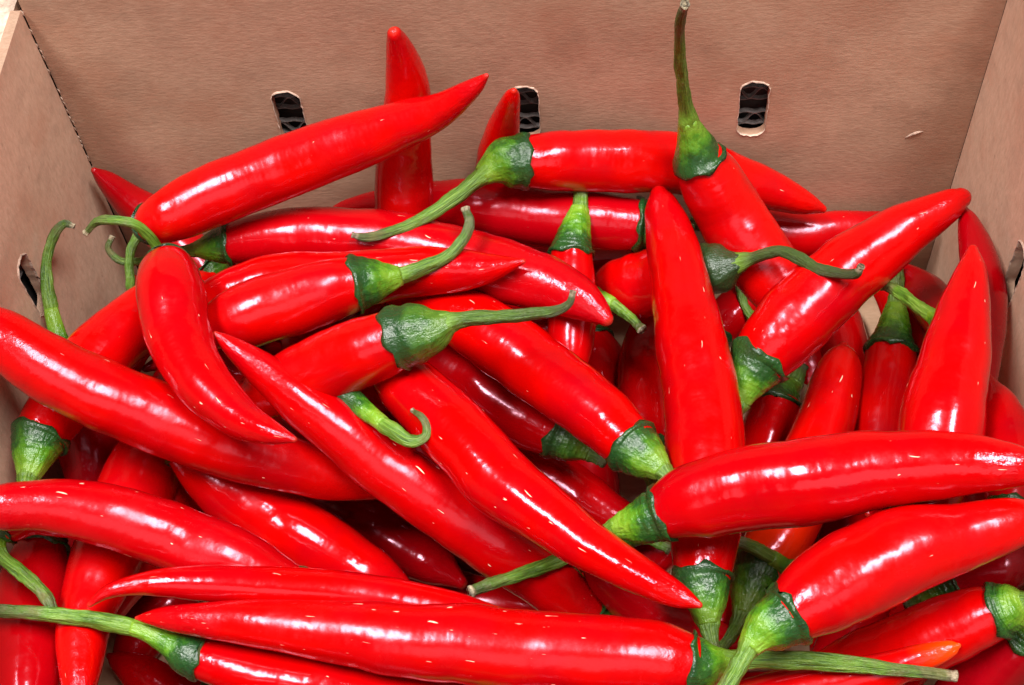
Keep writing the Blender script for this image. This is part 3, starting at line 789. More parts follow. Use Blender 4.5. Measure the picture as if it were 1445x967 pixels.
    ([(88.7,175.3,77.3),(92.4,176.3,78.1),(96.4,177.8,79.3),(101.8,179.5,81.1),(108.7,181.7,84),(116.4,183,87),(121.9,183.3,89.2),(124.1,183.3,90.1)],
     [1.72,3.18,4.49,5.81,7.44,7.81,5.32,1.63], 3, 0.90, {'dull': 0.5}, 'dark wrinkled chili with its cap hidden under the thickest scarlet one'),
    ([(-179.6,165.5,91.9),(-177,165.5,92),(-159.8,164.3,91.8),(-144.9,162.6,91.2),(-136.4,161,90.4),(-131.2,159.4,89.4),(-125.9,157,88),(-121.3,154.9,86.7),(-117.5,153.4,85.8),(-107.1,151.4,84.6),(-92.6,148.8,83),(-76.1,145.8,81.1),(-55.6,143.5,79.4),(-39.4,141.9,78.1),(-31.3,141.2,77.5)],
     [1.72,1.89,2.06,2.41,2.41,2.78,3.7,5.75,5.54,7.37,8.58,9.16,8.53,5.67,1.21], 8, 0.40, {'fleck': 0.8}, 'chili with a long flat green stem reaching to the side wall, under the longest one'),
    ([(-144.1,258.3,66.6),(-145.2,252.1,67.4),(-145.8,248.6,67.8),(-146.6,244.2,68.4),(-147.5,239.3,69),(-150.1,223.7,71.3),(-153.2,205.3,74.3),(-155.2,186.5,77.5),(-155.4,168.8,80.5),(-153.5,154.4,82.8),(-150.7,141.8,84.9),(-149.2,136.3,85.9)],
     [1.95,2.17,3.89,7.31,8.54,12.3,12.41,10.95,8.73,7.07,4.07,1.21], 4, 0.20, {}, 'chili pointing away beneath the arched crimson one, crossed by a long flat stem'),
    ([(-176.8,211.9,74.7),(-176.8,206.5,74.5),(-176.9,203.6,74.5),(-176.9,199.9,74.4),(-176.9,195.8,74.3),(-177,185.6,74.1),(-175.8,171.6,73.8),(-173.2,155.8,73.5),(-170.7,142.8,73.3),(-168.4,132.2,73.2)],
     [1.82,2.04,3.46,6.5,7.61,10.16,10.85,10.63,8.36,2.06], 4, 0.70, {}, 'dark shaded chili along the side wall beneath the arched crimson one'),
    ([(-160.9,165.5,92),(-163.3,169,92.2),(-167.5,173,92.4),(-173.1,177.4,92.7),(-179.6,182.1,93.4),(-181.9,187,95),(-179.8,189.9,95.7),(-171.5,194.5,96),(-161.2,194.9,94.3),(-150.5,193.1,92.3),(-142.7,191.2,91.3)],
     [1.37,1.88,1.89,2.09,2.1,2.87,4.27,6,6.44,5.15,1.5], 6, 0.50, {}, 'chili hidden under the arched crimson one, its thin jointed stem showing'),
    ([(-141.2,231.2,85.6),(-139.4,230.1,84.8),(-137.6,228.8,83.9),(-135.1,226.9,82.6),(-123,217.6,76),(-107,207.9,69.1),(-91.1,199,62.6),(-75.2,191.3,57),(-65.1,185.8,53),(-59.4,182.1,50.4)],
     [1.51,1.7,4.1,6.83,10.46,12.03,11.79,9.96,6.33,1.81], 3, 0.30, {}, 'chili with a rough highlight lying between the arched crimson and streaked slanting ones'),
    ([(-123.7,249.1,26.9),(-118.3,246.1,26.8),(-115.9,244.8,26.8),(-112.8,243.1,26.8),(-109.4,241.2,26.7),(-93.2,232.1,26.6),(-76,222.1,26.5),(-59.2,212.1,26.6),(-49,205,26.3)],
     [2.05,2.3,3.21,6.06,7.11,9.54,9.9,7.81,2.42], 4, 0.75, {}, 'dark purple chili in shade under the long slanting streaked one'),
    ([(-92.5,225.3,8.6),(-87,222.7,8.7),(-84.9,221.8,8.7),(-82.3,220.6,8.7),(-79.4,219.3,8.6),(-66.2,213.4,8.3),(-48.3,207.1,7.8),(-28.1,203.2,8.1),(-13.2,200.8,7.7)],
     [2.05,2.3,2.76,5.2,6.1,8.58,9.01,7.45,1.98], 4, 0.60, {}, 'shaded chili behind the slender hooked one'),
    ([(17.3,233.2,32.4),(17.1,239.3,32.5),(17,242.5,32.6),(16.8,246.8,32.7),(16.7,251.6,32.8),(16.1,269,33.2),(16.3,287.2,33.5),(18.1,304.5,33.6),(19.4,312.6,33.6)],
     [1.96,2.22,3.79,7.2,8.51,10.72,10.41,7.95,2.14], 4, 0.45, {}, 'shaded upright chili close behind the tall double-highlighted one'),
    ([(13.1,277.5,73.2),(11.5,280.1,72.9),(7.9,284.4,72.4),(3.1,288.8,71.8),(-1.5,290.2,70.4),(-8.5,288.4,65.8),(-19.8,284.4,60),(-29.9,278.4,55.6),(-35.4,274.4,53.7)],
     [1.6,1.6,1.81,2.65,5.42,7.44,8.49,7,1.75], 4, 0.50, {}, 'hidden chili with a thin green stem poking past the scarred crimson tip'),
    ([(-131.8,304.1,56.4),(-137.2,309.9,55.1),(-139.5,312.1,54.7),(-142.3,314.9,54.5),(-145.3,317.9,54.4),(-158.7,329.5,57.1),(-170.4,337.5,64.4),(-177.5,340.2,71.7),(-182.8,341.4,80.2),(-185.5,341.4,86.2)],
     [2.08,2.36,3.08,5.84,6.9,9.11,8.29,6.11,3.94,1.3], 4, 0.70, {}, 'chili tip poking into the back corner behind the large slantwise one'),
    ([(-42.3,315.9,45.7),(-41.9,321,48.6),(-41.6,323.5,50.5),(-41.2,326.5,53.2),(-40.7,329.5,56.6),(-39.5,335.1,66.2),(-37.3,339.2,81.3),(-34.9,339.8,99.5),(-31.5,337.2,116.4),(-29.1,334.2,127.6),(-28.4,333.2,131)],
     [2.12,2.39,4.06,7.66,8.99,9.17,8.22,6.49,4.35,2.6,1.17], 4, 0.10, {}, 'thin upright chili tip standing before a slot in the back wall'),
    ([(53.3,336.7,20.8),(54.5,331.4,18.6),(56.3,325.6,16.2),(59.2,322.6,15.2),(64.7,320.2,15.1),(71.2,313.1,13.1),(78.7,301.9,10.1),(80.7,290.8,7.3),(80.9,286.6,6.3)],
     [1.61,1.84,1.83,2.74,6.06,8.22,8.7,5.4,1.61], 4, 0.50, {}, 'hidden chili with a pale green stem below the dark twisted stem'),
    ([(40.5,202.8,62.9),(46.8,201.7,60.1),(53.3,200.1,55.7),(58.1,198.8,51.7),(64.2,198.1,46.9),(74.3,203.3,42.3),(87.8,213.1,35.4),(101,225,27.5),(110.5,233.7,21)],
     [1.85,2.04,2.43,2.85,5.93,8.32,8.98,7.27,1.98], 4, 0.80, {'dull': 0.4}, 'hidden chili under the thickest one, its dark flat stem lying over orange-red skin'),
    ([(-11.8,293.6,10.1),(-10.3,286.9,9.8),(-9.8,284.4,9.7),(-9.1,281.2,9.5),(-8.3,277.6,9.4),(-5.6,265.5,8.9),(-3.6,250.8,8.4),(-1.9,236.4,8),(-1.1,229.4,7.8)],
     [2.18,2.44,2.92,5.49,6.44,9.53,9.91,6.68,1.53], 4, 0.70, {}, 'dark chili deep in the gap below the shaded crimson one with dark cap'),
    ([(-123.3,162.7,13.5),(-128.5,164.4,13.9),(-130.4,165,14.1),(-133,165.9,14.2),(-135.8,166.9,14.4),(-146,170.4,14.7),(-157.8,175.8,15.4),(-167.2,180.7,15.8),(-170,182.1,16)],
     [1.9,2.14,2.57,4.87,5.73,7.44,7.01,3.4,1.22], 4, 0.60, {}, 'small dark chili deep in the gap beneath the long flat stem'),
    ([(-9,326.7,19.6),(-6.6,320,19.4),(-5.7,317.4,19.3),(-4.5,314.2,19.2),(-3.2,310.6,19.1),(0.5,300.2,18.9),(4.1,284.4,18.4),(7.6,269.1,18.2),(9,262.5,18.2)],
     [2.22,2.48,2.97,5.6,6.56,8.92,9.31,6.8,1.82], 4, 0.50, {}, 'shaded chili deep in the gap under the slanting ribbed-cap one'),
    ([(92.6,282.8,88.7),(95,279.4,91.3),(98.2,273.1,94.6),(101.3,266.7,97.6),(104.5,261,100.2),(106.2,256.7,101.6),(107,248.4,102.9),(106.1,237.5,103.6),(104.3,227.6,103.4),(103.3,222.9,102.9)],
     [1.55,1.88,2.06,2.23,2.6,3.97,5.23,5.58,4.24,1.26], 5, 0.50, {}, 'chili hidden behind the broad tapering one, its flat pale green stem poking out'),
    ([(-140.4,226,9.6),(-143.6,221.6,9.2),(-145.1,219.6,9),(-146.9,217,8.8),(-148.9,214.2,8.7),(-155.3,205,8.2),(-162,194.9,8),(-166.2,184.7,7.2),(-167.5,179.7,6.7)],
     [2.06,2.31,3.23,6.09,7.14,9.1,9.01,6.44,1.97], 4, 0.70, {}, 'dark chili deep in the gap between the flecked longest one and the arched crimson one'),
    ([(3.8,206.5,7.1),(7.2,211,7.3),(8.7,212.9,7.4),(10.5,215.4,7.6),(12.6,218.1,7.7),(18.3,225.8,7.8),(24.9,234.8,7.9),(29,242,8.2),(30.4,245.4,8.4)],
     [1.99,2.25,2.93,5.54,6.54,8.61,8.69,5.15,1.55], 4, 0.70, {}, 'dark chili deep in the gap behind the bright green cap of the thick crosswise one'),
    ([(34.5,306.3,6.3),(38.4,311.9,6.4),(40,314,6.6),(41.9,316.7,6.7),(44.1,319.7,7),(50.7,328.5,8),(59.5,335.8,8.3),(66.9,342.1,9.1),(69.3,344.3,9.5)],
     [2.21,2.5,3,5.69,6.7,9,9.05,5.11,1.71], 4, 0.60, {}, 'dark chili deep in the gap below the dark twisted stem, beside the tall one'),
]
PILE = 'red chilies piled in the box'
for k, (pts, rad, nst, tone, opt, label) in enumerate(CHILIES):
    make_chili(pts, rad, nst, tone, label, PILE, 100 + k, **opt)

# chilies deeper down, seen only through the gaps
BURIED = [
    ([(-50.9,234.8,11.3),(-62.8,244,11.6),(-64.5,245.4,11.7),(-67.9,248,11.8),(-71.5,250.7,11.9),(-85.3,257.1,12.2),(-98.6,264.2,12.5),(-111.2,272.1,12.8),(-123.2,280.8,13.2),(-134.7,290.3,13.5),(-145.5,300.6,13.8),(-155.7,311.6,14.1),(-165.3,323.5,14.4)],
     [2,2.2,2.91,6.19,7.29,9.31,10.12,10.12,9.72,8.7,7.08,4.86,1.52]),
    ([(115.8,244.5,9.6),(114.3,228.8,10),(114.1,226.8,10.1),(113.7,222.9,10.2),(113.3,218.7,10.3),(106.3,207.5,10.6),(101,196.2,10.9),(97.3,184.7,11.2),(95.4,173,11.5),(95.1,161.2,11.8),(96.6,149.3,12),(99.7,137.1,12.3),(104.5,124.8,12.6)],
     [2,2.2,2.71,5.76,6.77,8.66,9.41,9.41,9.03,8.09,6.59,4.52,1.41]),
    ([(-157.1,302.3,26.7),(-147.9,289,23.8),(-146.8,287.5,23.5),(-144.7,284.5,22.8),(-142.5,281.3,22.1),(-137.1,270.2,20),(-131.3,259.4,17.8),(-125.1,248.9,15.7),(-118.3,238.7,13.5),(-111.2,228.8,11.4),(-103.5,219.3,9.2),(-95.5,210,7.1),(-86.9,201.1,5)],
     [2,2.2,2.56,5.45,6.41,8.19,8.9,8.9,8.54,7.65,6.23,4.27,1.33]),
    ([(114.3,299.6,24.5),(109,284.4,21.9),(108.3,282.6,21.6),(107.1,279.1,21.1),(105.8,275.4,20.4),(99.6,264,18.4),(93.9,252.5,16.4),(88.8,240.7,14.4),(84.3,228.7,12.4),(80.3,216.6,10.4),(76.9,204.2,8.4),(74,191.7,6.4),(71.7,178.9,4.3)],
     [2,2.2,2.58,5.49,6.46,8.26,8.97,8.97,8.62,7.72,6.28,4.31,1.35]),
    ([(-39.9,322.5,19),(-55.4,321.8,17.6),(-57.4,321.7,17.4),(-61.4,321.5,17.1),(-65.7,321.3,16.7),(-80.2,328,15.5),(-94.5,332.7,14.2),(-108.7,335.2,13),(-122.9,335.6,11.8),(-136.9,333.8,10.5),(-150.8,329.9,9.3),(-164.6,323.9,8.1),(-178.3,315.7,6.9)],
     [2,2.2,2.78,5.92,6.96,8.89,9.67,9.67,9.28,8.31,6.77,4.64,1.45]),
    ([(0.6,174,12.2),(12.5,185.2,12.4),(13.9,186.5,12.5),(16.6,189.1,12.5),(19.5,191.9,12.6),(27.6,200.2,12.7),(35.9,208.5,12.9),(44.2,216.6,13),(52.6,224.7,13.2),(61.1,232.6,13.3),(69.6,240.5,13.5),(78.3,248.2,13.7),(87.1,255.8,13.8)],
     [2,2.2,2.58,5.49,6.46,8.25,8.97,8.97,8.61,7.71,6.28,4.3,1.35]),
    ([(-19.1,277.7,20.3),(-35.1,280.5,18.4),(-37,280.8,18.2),(-40.7,281.5,17.8),(-44.6,282.2,17.4),(-55.1,286.1,16.1),(-65.7,289.5,14.9),(-76.4,292.3,13.6),(-87.2,294.5,12.4),(-98.1,296,11.1),(-109.1,297,9.8),(-120.2,297.4,8.6),(-131.4,297.2,7.3)],
     [2,2.2,2.58,5.48,6.45,8.24,8.96,8.96,8.6,7.71,6.27,4.3,1.34]),
    ([(97.4,229.6,20),(93.8,214.7,18.2),(93.3,212.7,18),(92.4,208.7,17.5),(91.4,204.5,17),(84.6,194.1,15.7),(79,183.3,14.4),(74.5,172.3,13.1),(71.2,161.1,11.7),(69,149.5,10.4),(68,137.7,9.1),(68.1,125.6,7.7),(69.4,113.2,6.4)],
     [2,2.2,2.81,5.98,7.03,8.98,9.76,9.76,9.37,8.4,6.84,4.69,1.46]),
    ([(-182.1,190.5,23.2),(-179.5,205.1,21.2),(-179.1,207.2,20.9),(-178.3,211.4,20.3),(-177.5,215.9,19.7),(-177.8,230.1,17.8),(-177.4,244.1,16),(-176.1,258,14.1),(-174,271.8,12.2),(-171.1,285.4,10.4),(-167.4,298.8,8.5),(-162.9,312.2,6.6),(-157.7,325.3,4.8)],
     [2,2.2,2.96,6.29,7.4,9.46,10.28,10.28,9.87,8.84,7.2,4.94,1.54]),
    ([(-1.5,195,15.8),(-12.9,205.4,15.3),(-14.5,206.8,15.2),(-17.5,209.5,15),(-20.7,212.5,14.9),(-26.3,223.2,14.5),(-32.7,233,14.1),(-39.9,241.9,13.7),(-47.8,249.9,13.3),(-56.6,257.1,12.9),(-66.2,263.4,12.5),(-76.5,268.8,12.1),(-87.7,273.4,11.7)],
     [2,2.2,2.82,5.99,7.05,9.01,9.79,9.79,9.4,8.42,6.86,4.7,1.47]),
    ([(-32.8,178.7,18.8),(-48.5,180.2,17),(-50.5,180.3,16.8),(-54.4,180.7,16.3),(-58.5,181.1,15.9),(-68.8,186.4,14.6),(-79.2,190.5,13.4),(-89.8,193.3,12.2),(-100.4,194.9,10.9),(-111.1,195.3,9.7),(-122,194.4,8.5),(-133,192.3,7.3),(-144.1,188.9,6)],
     [2,2.2,2.71,5.75,6.76,8.64,9.4,9.4,9.02,8.08,6.58,4.51,1.41]),
    ([(-69.6,307.8,7.9),(-54.1,312.3,8.7),(-52.2,312.8,8.7),(-48.6,313.9,8.9),(-44.7,315,9.1),(-34.4,321.5,9.6),(-23.9,327,10.2),(-13.1,331.6,10.7),(-2,335.4,11.2),(9.3,338.2,11.7),(20.9,340.1,12.3),(32.8,341.1,12.8),(44.9,341.2,13.3)],
     [2,2.2,2.61,5.55,6.53,8.34,9.07,9.07,8.71,7.8,6.35,4.35,1.36]),
    ([(46.7,231,18.7),(39.6,245.7,16.7),(38.7,247.4,16.5),(37.1,250.7,16),(35.4,254.2,15.5),(34.5,262.1,14.6),(32.8,269.7,13.7),(30.5,277,12.8),(27.6,284,11.9),(24,290.6,11),(19.7,296.9,10.1),(14.7,302.9,9.1),(9.1,308.6,8.2)],
     [2,2.2,2.55,5.42,6.38,8.15,8.86,8.86,8.51,7.62,6.2,4.25,1.33]),
    ([(7.6,295.6,9.3),(-8.6,297.5,10),(-10.5,297.7,10.1),(-14.2,298.2,10.3),(-18.2,298.6,10.5),(-26.1,298.4,10.8),(-33.9,298.4,11.2),(-41.8,298.8,11.5),(-49.5,299.6,11.9),(-57.3,300.7,12.3),(-65,302.1,12.6),(-72.7,303.9,13),(-80.3,306,13.3)],
     [2,2.2,2.56,5.45,6.41,8.19,8.9,8.9,8.55,7.66,6.23,4.27,1.34]),
    ([(-185.2,292.6,27.6),(-173.1,281.8,27.8),(-171.7,280.5,27.9),(-168.8,278,27.9),(-165.8,275.3,28),(-157.6,263.7,28.2),(-148.7,252.8,28.4),(-139.3,242.5,28.7),(-129.2,232.9,28.9),(-118.6,224.1,29.1),(-107.3,215.9,29.4),(-95.4,208.3,29.6),(-83,201.5,29.8)],
     [2,2.2,2.62,5.56,6.54,8.35,9.08,9.08,8.72,7.81,6.36,4.36,1.36]),
    ([(-98.5,274,38.4),(-85.8,283,37.4),(-84.1,284.3,37.3),(-80.9,286.6,37),(-77.4,289.1,36.7),(-71.8,301,36),(-65.1,311.4,35.3),(-57.4,320.3,34.5),(-48.6,327.7,33.8),(-38.8,333.6,33.1),(-27.8,338,32.3),(-15.9,341,31.6),(-2.8,342.5,30.9)],
     [2,2.2,2.78,5.91,6.95,8.89,9.66,9.66,9.27,8.31,6.76,4.64,1.45]),
    ([(-128.9,280.2,44.7),(-115,272.9,42.1),(-113.3,271.9,41.8),(-109.9,270.2,41.1),(-106.2,268.3,40.5),(-96,260.8,38.4),(-85.5,253.7,36.3),(-74.7,247.2,34.2),(-63.7,241.1,32.1),(-52.5,235.5,30),(-41,230.4,28),(-29.3,225.7,25.9),(-17.3,221.6,23.8)],
     [2,2.2,2.69,5.71,6.71,8.58,9.32,9.32,8.95,8.02,6.53,4.48,1.4]),
    ([(-61.4,338.8,33.4),(-75.3,333.2,33.5),(-77.3,332.4,33.5),(-81.3,330.8,33.5),(-85.5,329.1,33.5),(-100.9,331,33.6),(-115.4,330.8,33.6),(-129.2,328.7,33.7),(-142.2,324.6,33.7),(-154.3,318.6,33.8),(-165.7,310.5,33.8),(-176.2,300.5,33.9),(-186,288.5,33.9)],
     [2,2.2,2.95,6.26,7.37,9.42,10.24,10.24,9.83,8.8,7.16,4.91,1.54]),
    ([(-25.3,163.2,49),(-10,166.2,45.9),(-8,166.5,45.5),(-4.3,167.3,44.8),(-0.3,168,44),(11.9,163.2,41.8),(23.7,160.4,39.7),(35.1,159.5,37.5),(46.1,160.6,35.4),(56.7,163.7,33.2),(67,168.7,31.1),(76.8,175.8,28.9),(86.3,184.8,26.8)],
     [2,2.2,2.68,5.69,6.7,8.56,9.3,9.3,8.93,8,6.51,4.47,1.4]),
    ([(87,243,29.7),(74,234.5,29.6),(72.3,233.3,29.5),(68.9,231.1,29.5),(65.3,228.7,29.4),(60,216.1,29.3),(53.5,205.4,29.2),(45.8,196.4,29.1),(37,189.3,28.9),(26.9,183.9,28.8),(15.7,180.4,28.7),(3.2,178.6,28.5),(-10.4,178.7,28.4)],
     [2,2.2,2.78,5.91,6.96,8.89,9.66,9.66,9.28,8.31,6.76,4.64,1.45]),
    ([(-60.4,312.3,11.8),(-74.9,307.8,16.7),(-76.8,307.3,17.3),(-80.3,306.2,18.5),(-84.1,305,19.7),(-95.7,306.2,23.2),(-106.9,306.1,26.6),(-117.7,304.8,30.1),(-128.1,302.3,33.5),(-138.2,298.5,36.9),(-147.9,293.5,40.4),(-157.2,287.3,43.8),(-166.1,279.8,47.2)],
     [2,2.2,2.68,5.7,6.7,8.56,9.31,9.31,8.94,8.01,6.52,4.47,1.4]),
    ([(-184.3,219.7,28.6),(-179.7,204.5,29.2),(-179.2,202.5,29.3),(-178.1,198.8,29.4),(-176.9,194.8,29.6),(-177.8,183.8,29.9),(-177.7,173,30.3),(-176.4,162.7,30.7),(-174,152.6,31),(-170.6,142.9,31.4),(-166,133.5,31.8),(-160.2,124.4,32.1),(-153.4,115.7,32.5)],
     [2,2.2,2.69,5.72,6.73,8.6,9.34,9.34,8.97,8.03,6.54,4.48,1.4]),
    ([(-134.8,273.5,27.1),(-119.1,276,28.1),(-117.1,276.4,28.2),(-113.3,277,28.4),(-109.2,277.7,28.6),(-98.7,276.3,29.2),(-88.5,275.8,29.8),(-78.3,276.2,30.4),(-68.3,277.4,31),(-58.4,279.4,31.5),(-48.7,282.3,32.1),(-39.1,286,32.7),(-29.6,290.5,33.3)],
     [2,2.2,2.7,5.74,6.75,8.63,9.38,9.38,9,8.06,6.56,4.5,1.41]),
    ([(-66.6,187.4,34.5),(-51.9,182.4,33.5),(-49.9,181.7,33.3),(-46.1,180.4,33),(-42.1,179,32.7),(-33,170,32),(-23.4,162.5,31.2),(-13.3,156.5,30.4),(-2.7,152,29.6),(8.5,149,28.8),(20.2,147.5,28),(32.3,147.5,27.2),(45,149.1,26.4)],
     [2,2.2,2.78,5.9,6.94,8.87,9.64,9.64,9.25,8.29,6.75,4.63,1.45]),
    ([(112.7,222.7,31.5),(110.6,238.9,32.3),(110.4,240.8,32.4),(109.9,244.5,32.5),(109.4,248.4,32.7),(112.5,259.8,33.2),(114.3,270.9,33.7),(114.9,281.9,34.3),(114.1,292.8,34.8),(112.1,303.5,35.3),(108.9,314,35.8),(104.4,324.4,36.3),(98.6,334.6,36.8)],
     [2,2.2,2.55,5.42,6.38,8.15,8.86,8.86,8.5,7.62,6.2,4.25,1.33]),
    ([(-129.8,235.7,49),(-121.7,222.9,48),(-120.6,221.1,47.9),(-118.4,217.6,47.6),(-116,213.8,47.3),(-110.8,207,46.7),(-105.8,200.1,46.1),(-101,193.1,45.5),(-96.4,186,44.9),(-92,178.7,44.3),(-87.7,171.4,43.8),(-83.6,163.9,43.2),(-79.7,156.3,42.6)],
     [2,2.2,2.88,6.12,7.2,9.2,10,10,9.6,8.6,7,4.8,1.5]),
    ([(-175.5,172.4,39.2),(-172.9,187.7,38.6),(-172.5,189.7,38.5),(-171.8,193.7,38.3),(-171,198,38.2),(-173.8,207.5,37.9),(-175.3,216.9,37.5),(-175.6,226,37.2),(-174.7,234.9,36.9),(-172.5,243.6,36.5),(-169.1,252.1,36.2),(-164.5,260.3,35.9),(-158.7,268.4,35.5)],
     [2,2.2,2.79,5.92,6.97,8.9,9.68,9.68,9.29,8.32,6.77,4.64,1.45]),
    ([(-122.1,282.4,47.9),(-130.1,269.6,46.9),(-131.2,267.8,46.8),(-133.4,264.2,46.5),(-135.8,260.4,46.2),(-139.2,253.9,45.8),(-142.7,247.6,45.3),(-146.3,241.3,44.9),(-150.1,235.1,44.4),(-154,228.9,43.9),(-158,222.9,43.5),(-162.1,216.9,43),(-166.4,211,42.6)],
     [2,2.2,2.9,6.17,7.26,9.27,10.08,10.08,9.67,8.67,7.05,4.84,1.51]),
    ([(43.4,326.9,49.1),(28.8,323.1,47.1),(26.8,322.6,46.8),(22.8,321.5,46.2),(18.5,320.4,45.6),(10.2,323,44.6),(2.2,324.3,43.6),(-5.4,324.4,42.6),(-12.7,323.2,41.6),(-19.7,320.7,40.6),(-26.3,316.9,39.6),(-32.6,311.8,38.6),(-38.6,305.5,37.6)],
     [2,2.2,2.87,6.11,7.18,9.18,9.98,9.98,9.58,8.58,6.98,4.79,1.5]),
    ([(-43.7,341.7,39.8),(-58.5,336.1,40.6),(-60.4,335.4,40.7),(-64.1,334,40.9),(-68,332.5,41.1),(-74.5,323.6,41.5),(-81.6,316.3,42),(-89.3,310.6,42.4),(-97.7,306.5,42.9),(-106.6,304.1,43.3),(-116.2,303.3,43.8),(-126.3,304.1,44.3),(-137.1,306.5,44.7)],
     [2,2.2,2.73,5.8,6.82,8.71,9.47,9.47,9.09,8.15,6.63,4.55,1.42]),
    ([(-78.2,238.3,49.2),(-64.7,231.6,46.2),(-62.8,230.7,45.8),(-59.2,228.9,45),(-55.3,227,44.1),(-48.7,223.1,42.6),(-41.9,219.3,41.1),(-35.1,215.7,39.5),(-28.2,212.2,38),(-21.2,208.8,36.4),(-14.2,205.6,34.9),(-7.1,202.6,33.4),(0.1,199.7,31.8)],
     [2,2.2,2.85,6.05,7.12,9.09,9.88,9.88,9.49,8.5,6.92,4.74,1.48]),
    ([(110.9,264.3,60.9),(109.9,248.1,62.7),(109.7,246.2,62.9),(109.5,242.5,63.3),(109.3,238.5,63.8),(110.9,231.3,64.6),(111.9,224.2,65.4),(112.3,217.1,66.1),(112.2,210.1,66.9),(111.4,203,67.7),(110.1,196.1,68.5),(108.2,189.1,69.3),(105.7,182.2,70.1)],
     [2,2.2,2.58,5.48,6.45,8.24,8.96,8.96,8.6,7.7,6.27,4.3,1.34]),
    ([(-91.5,239.2,77.4),(-102.6,248.7,75.8),(-104.3,250.2,75.6),(-107.6,253,75.1),(-111.1,256,74.6),(-120.2,260.6,73.6),(-128.9,265.6,72.5),(-137.1,271.3,71.4),(-144.8,277.4,70.4),(-152,284.1,69.3),(-158.8,291.4,68.3),(-165.2,299.1,67.2),(-171,307.4,66.1)],
     [2,2.2,3.01,6.39,7.52,9.6,10.44,10.44,10.02,8.98,7.31,5.01,1.57]),
    ([(12.4,158.9,58.7),(-3.5,161.3,58.5),(-5.5,161.7,58.4),(-9.2,162.2,58.4),(-13.3,162.9,58.4),(-23,159.3,58.2),(-32.4,157.1,58.1),(-41.7,156.4,58),(-50.7,157.1,57.9),(-59.5,159.2,57.8),(-68.1,162.7,57.7),(-76.5,167.7,57.6),(-84.6,174,57.5)],
     [2,2.2,2.63,5.59,6.57,8.4,9.13,9.13,8.76,7.85,6.39,4.38,1.37]),
    ([(-64.1,343,63.6),(-74.7,331.9,63.8),(-76.2,330.4,63.8),(-79,327.4,63.8),(-82.1,324.3,63.9),(-82.6,314.9,64),(-84.4,306.7,64),(-87.4,299.8,64.1),(-91.7,294,64.2),(-97.3,289.5,64.3),(-104.1,286.2,64.4),(-112.2,284.1,64.4),(-121.6,283.2,64.5)],
     [2,2.2,2.82,5.99,7.05,9.01,9.79,9.79,9.4,8.42,6.86,4.7,1.47]),
    ([(115.9,193.1,55),(105.4,180.7,55.9),(104.1,179.2,56),(101.7,176.3,56.2),(99.1,173.3,56.4),(91.6,166.4,57),(84.3,159.2,57.5),(77.3,151.9,58.1),(70.6,144.2,58.6),(64.2,136.3,59.2),(58.1,128.2,59.7),(52.3,119.8,60.3),(46.8,111.2,60.8)],
     [2,2.2,2.59,5.5,6.47,8.27,8.99,8.99,8.63,7.73,6.29,4.32,1.35]),
    ([(-80.8,283.4,64.2),(-73.9,269.9,63.8),(-72.9,267.9,63.8),(-71,264.2,63.6),(-69,260.3,63.5),(-67,253,63.3),(-64.6,245.9,63.1),(-61.8,239,62.9),(-58.6,232.4,62.7),(-55.1,225.9,62.5),(-51.1,219.6,62.3),(-46.8,213.5,62.1),(-42.1,207.7,61.9)],
     [2,2.2,2.88,6.11,7.19,9.19,9.99,9.99,9.59,8.59,6.99,4.79,1.5]),
    ([(-53.5,214.9,54),(-65.2,224.8,55.1),(-66.9,226.2,55.2),(-70,228.8,55.5),(-73.3,231.6,55.8),(-81.4,234.1,56.4),(-88.9,237.3,56.9),(-95.7,241.2,57.4),(-102,245.8,58),(-107.6,251.2,58.5),(-112.6,257.3,59),(-116.9,264.2,59.6),(-120.7,271.8,60.1)],
     [2,2.2,2.82,5.99,7.05,9.01,9.79,9.79,9.4,8.42,6.85,4.7,1.47]),
    ([(-114.7,320.2,52.9),(-121.8,305.7,52.5),(-122.7,304,52.5),(-124.4,300.6,52.4),(-126.2,296.9,52.3),(-135.9,289,52),(-144.2,280.5,51.7),(-151.2,271.3,51.5),(-156.9,261.4,51.2),(-161.3,250.9,50.9),(-164.4,239.8,50.6),(-166.2,228,50.3),(-166.6,215.5,50.1)],
     [2,2.2,2.63,5.58,6.57,8.39,9.12,9.12,8.75,7.84,6.38,4.38,1.37]),
    ([(125.5,267.2,45),(121.1,252.3,45.5),(120.5,250.3,45.5),(119.4,246.4,45.6),(118.2,242.2,45.8),(118.1,233.5,46),(117.4,224.9,46.2),(116.1,216.5,46.5),(114,208.4,46.7),(111.3,200.4,46.9),(108,192.6,47.2),(103.9,185,47.4),(99.3,177.6,47.6)],
     [2,2.2,2.8,5.96,7.01,8.96,9.74,9.74,9.35,8.37,6.82,4.67,1.46]),
    ([(-123.4,263.2,57.4),(-130.3,248.5,55.9),(-131.1,246.7,55.8),(-132.7,243.4,55.4),(-134.4,239.8,55.1),(-138.7,231.3,54.3),(-142.9,222.9,53.4),(-147.1,214.3,52.6),(-151.2,205.8,51.8),(-155.2,197.2,50.9),(-159.1,188.6,50.1),(-162.9,179.9,49.3),(-166.6,171.2,48.4)],
     [2,2.2,2.58,5.48,6.45,8.24,8.96,8.96,8.6,7.7,6.27,4.3,1.34]),
    ([(-82.8,342.7,49.5),(-70.7,334.2,50.5),(-68.9,332.9,50.6),(-65.4,330.4,50.9),(-61.6,327.8,51.2),(-59.8,317.7,51.6),(-56.9,309.3,52.1),(-52.7,302.6,52.5),(-47.4,297.6,53),(-40.8,294.3,53.5),(-33.1,292.6,53.9),(-24.2,292.7,54.4),(-14.1,294.4,54.8)],
     [2,2.2,2.97,6.31,7.43,9.49,10.32,10.32,9.9,8.87,7.22,4.95,1.55]),
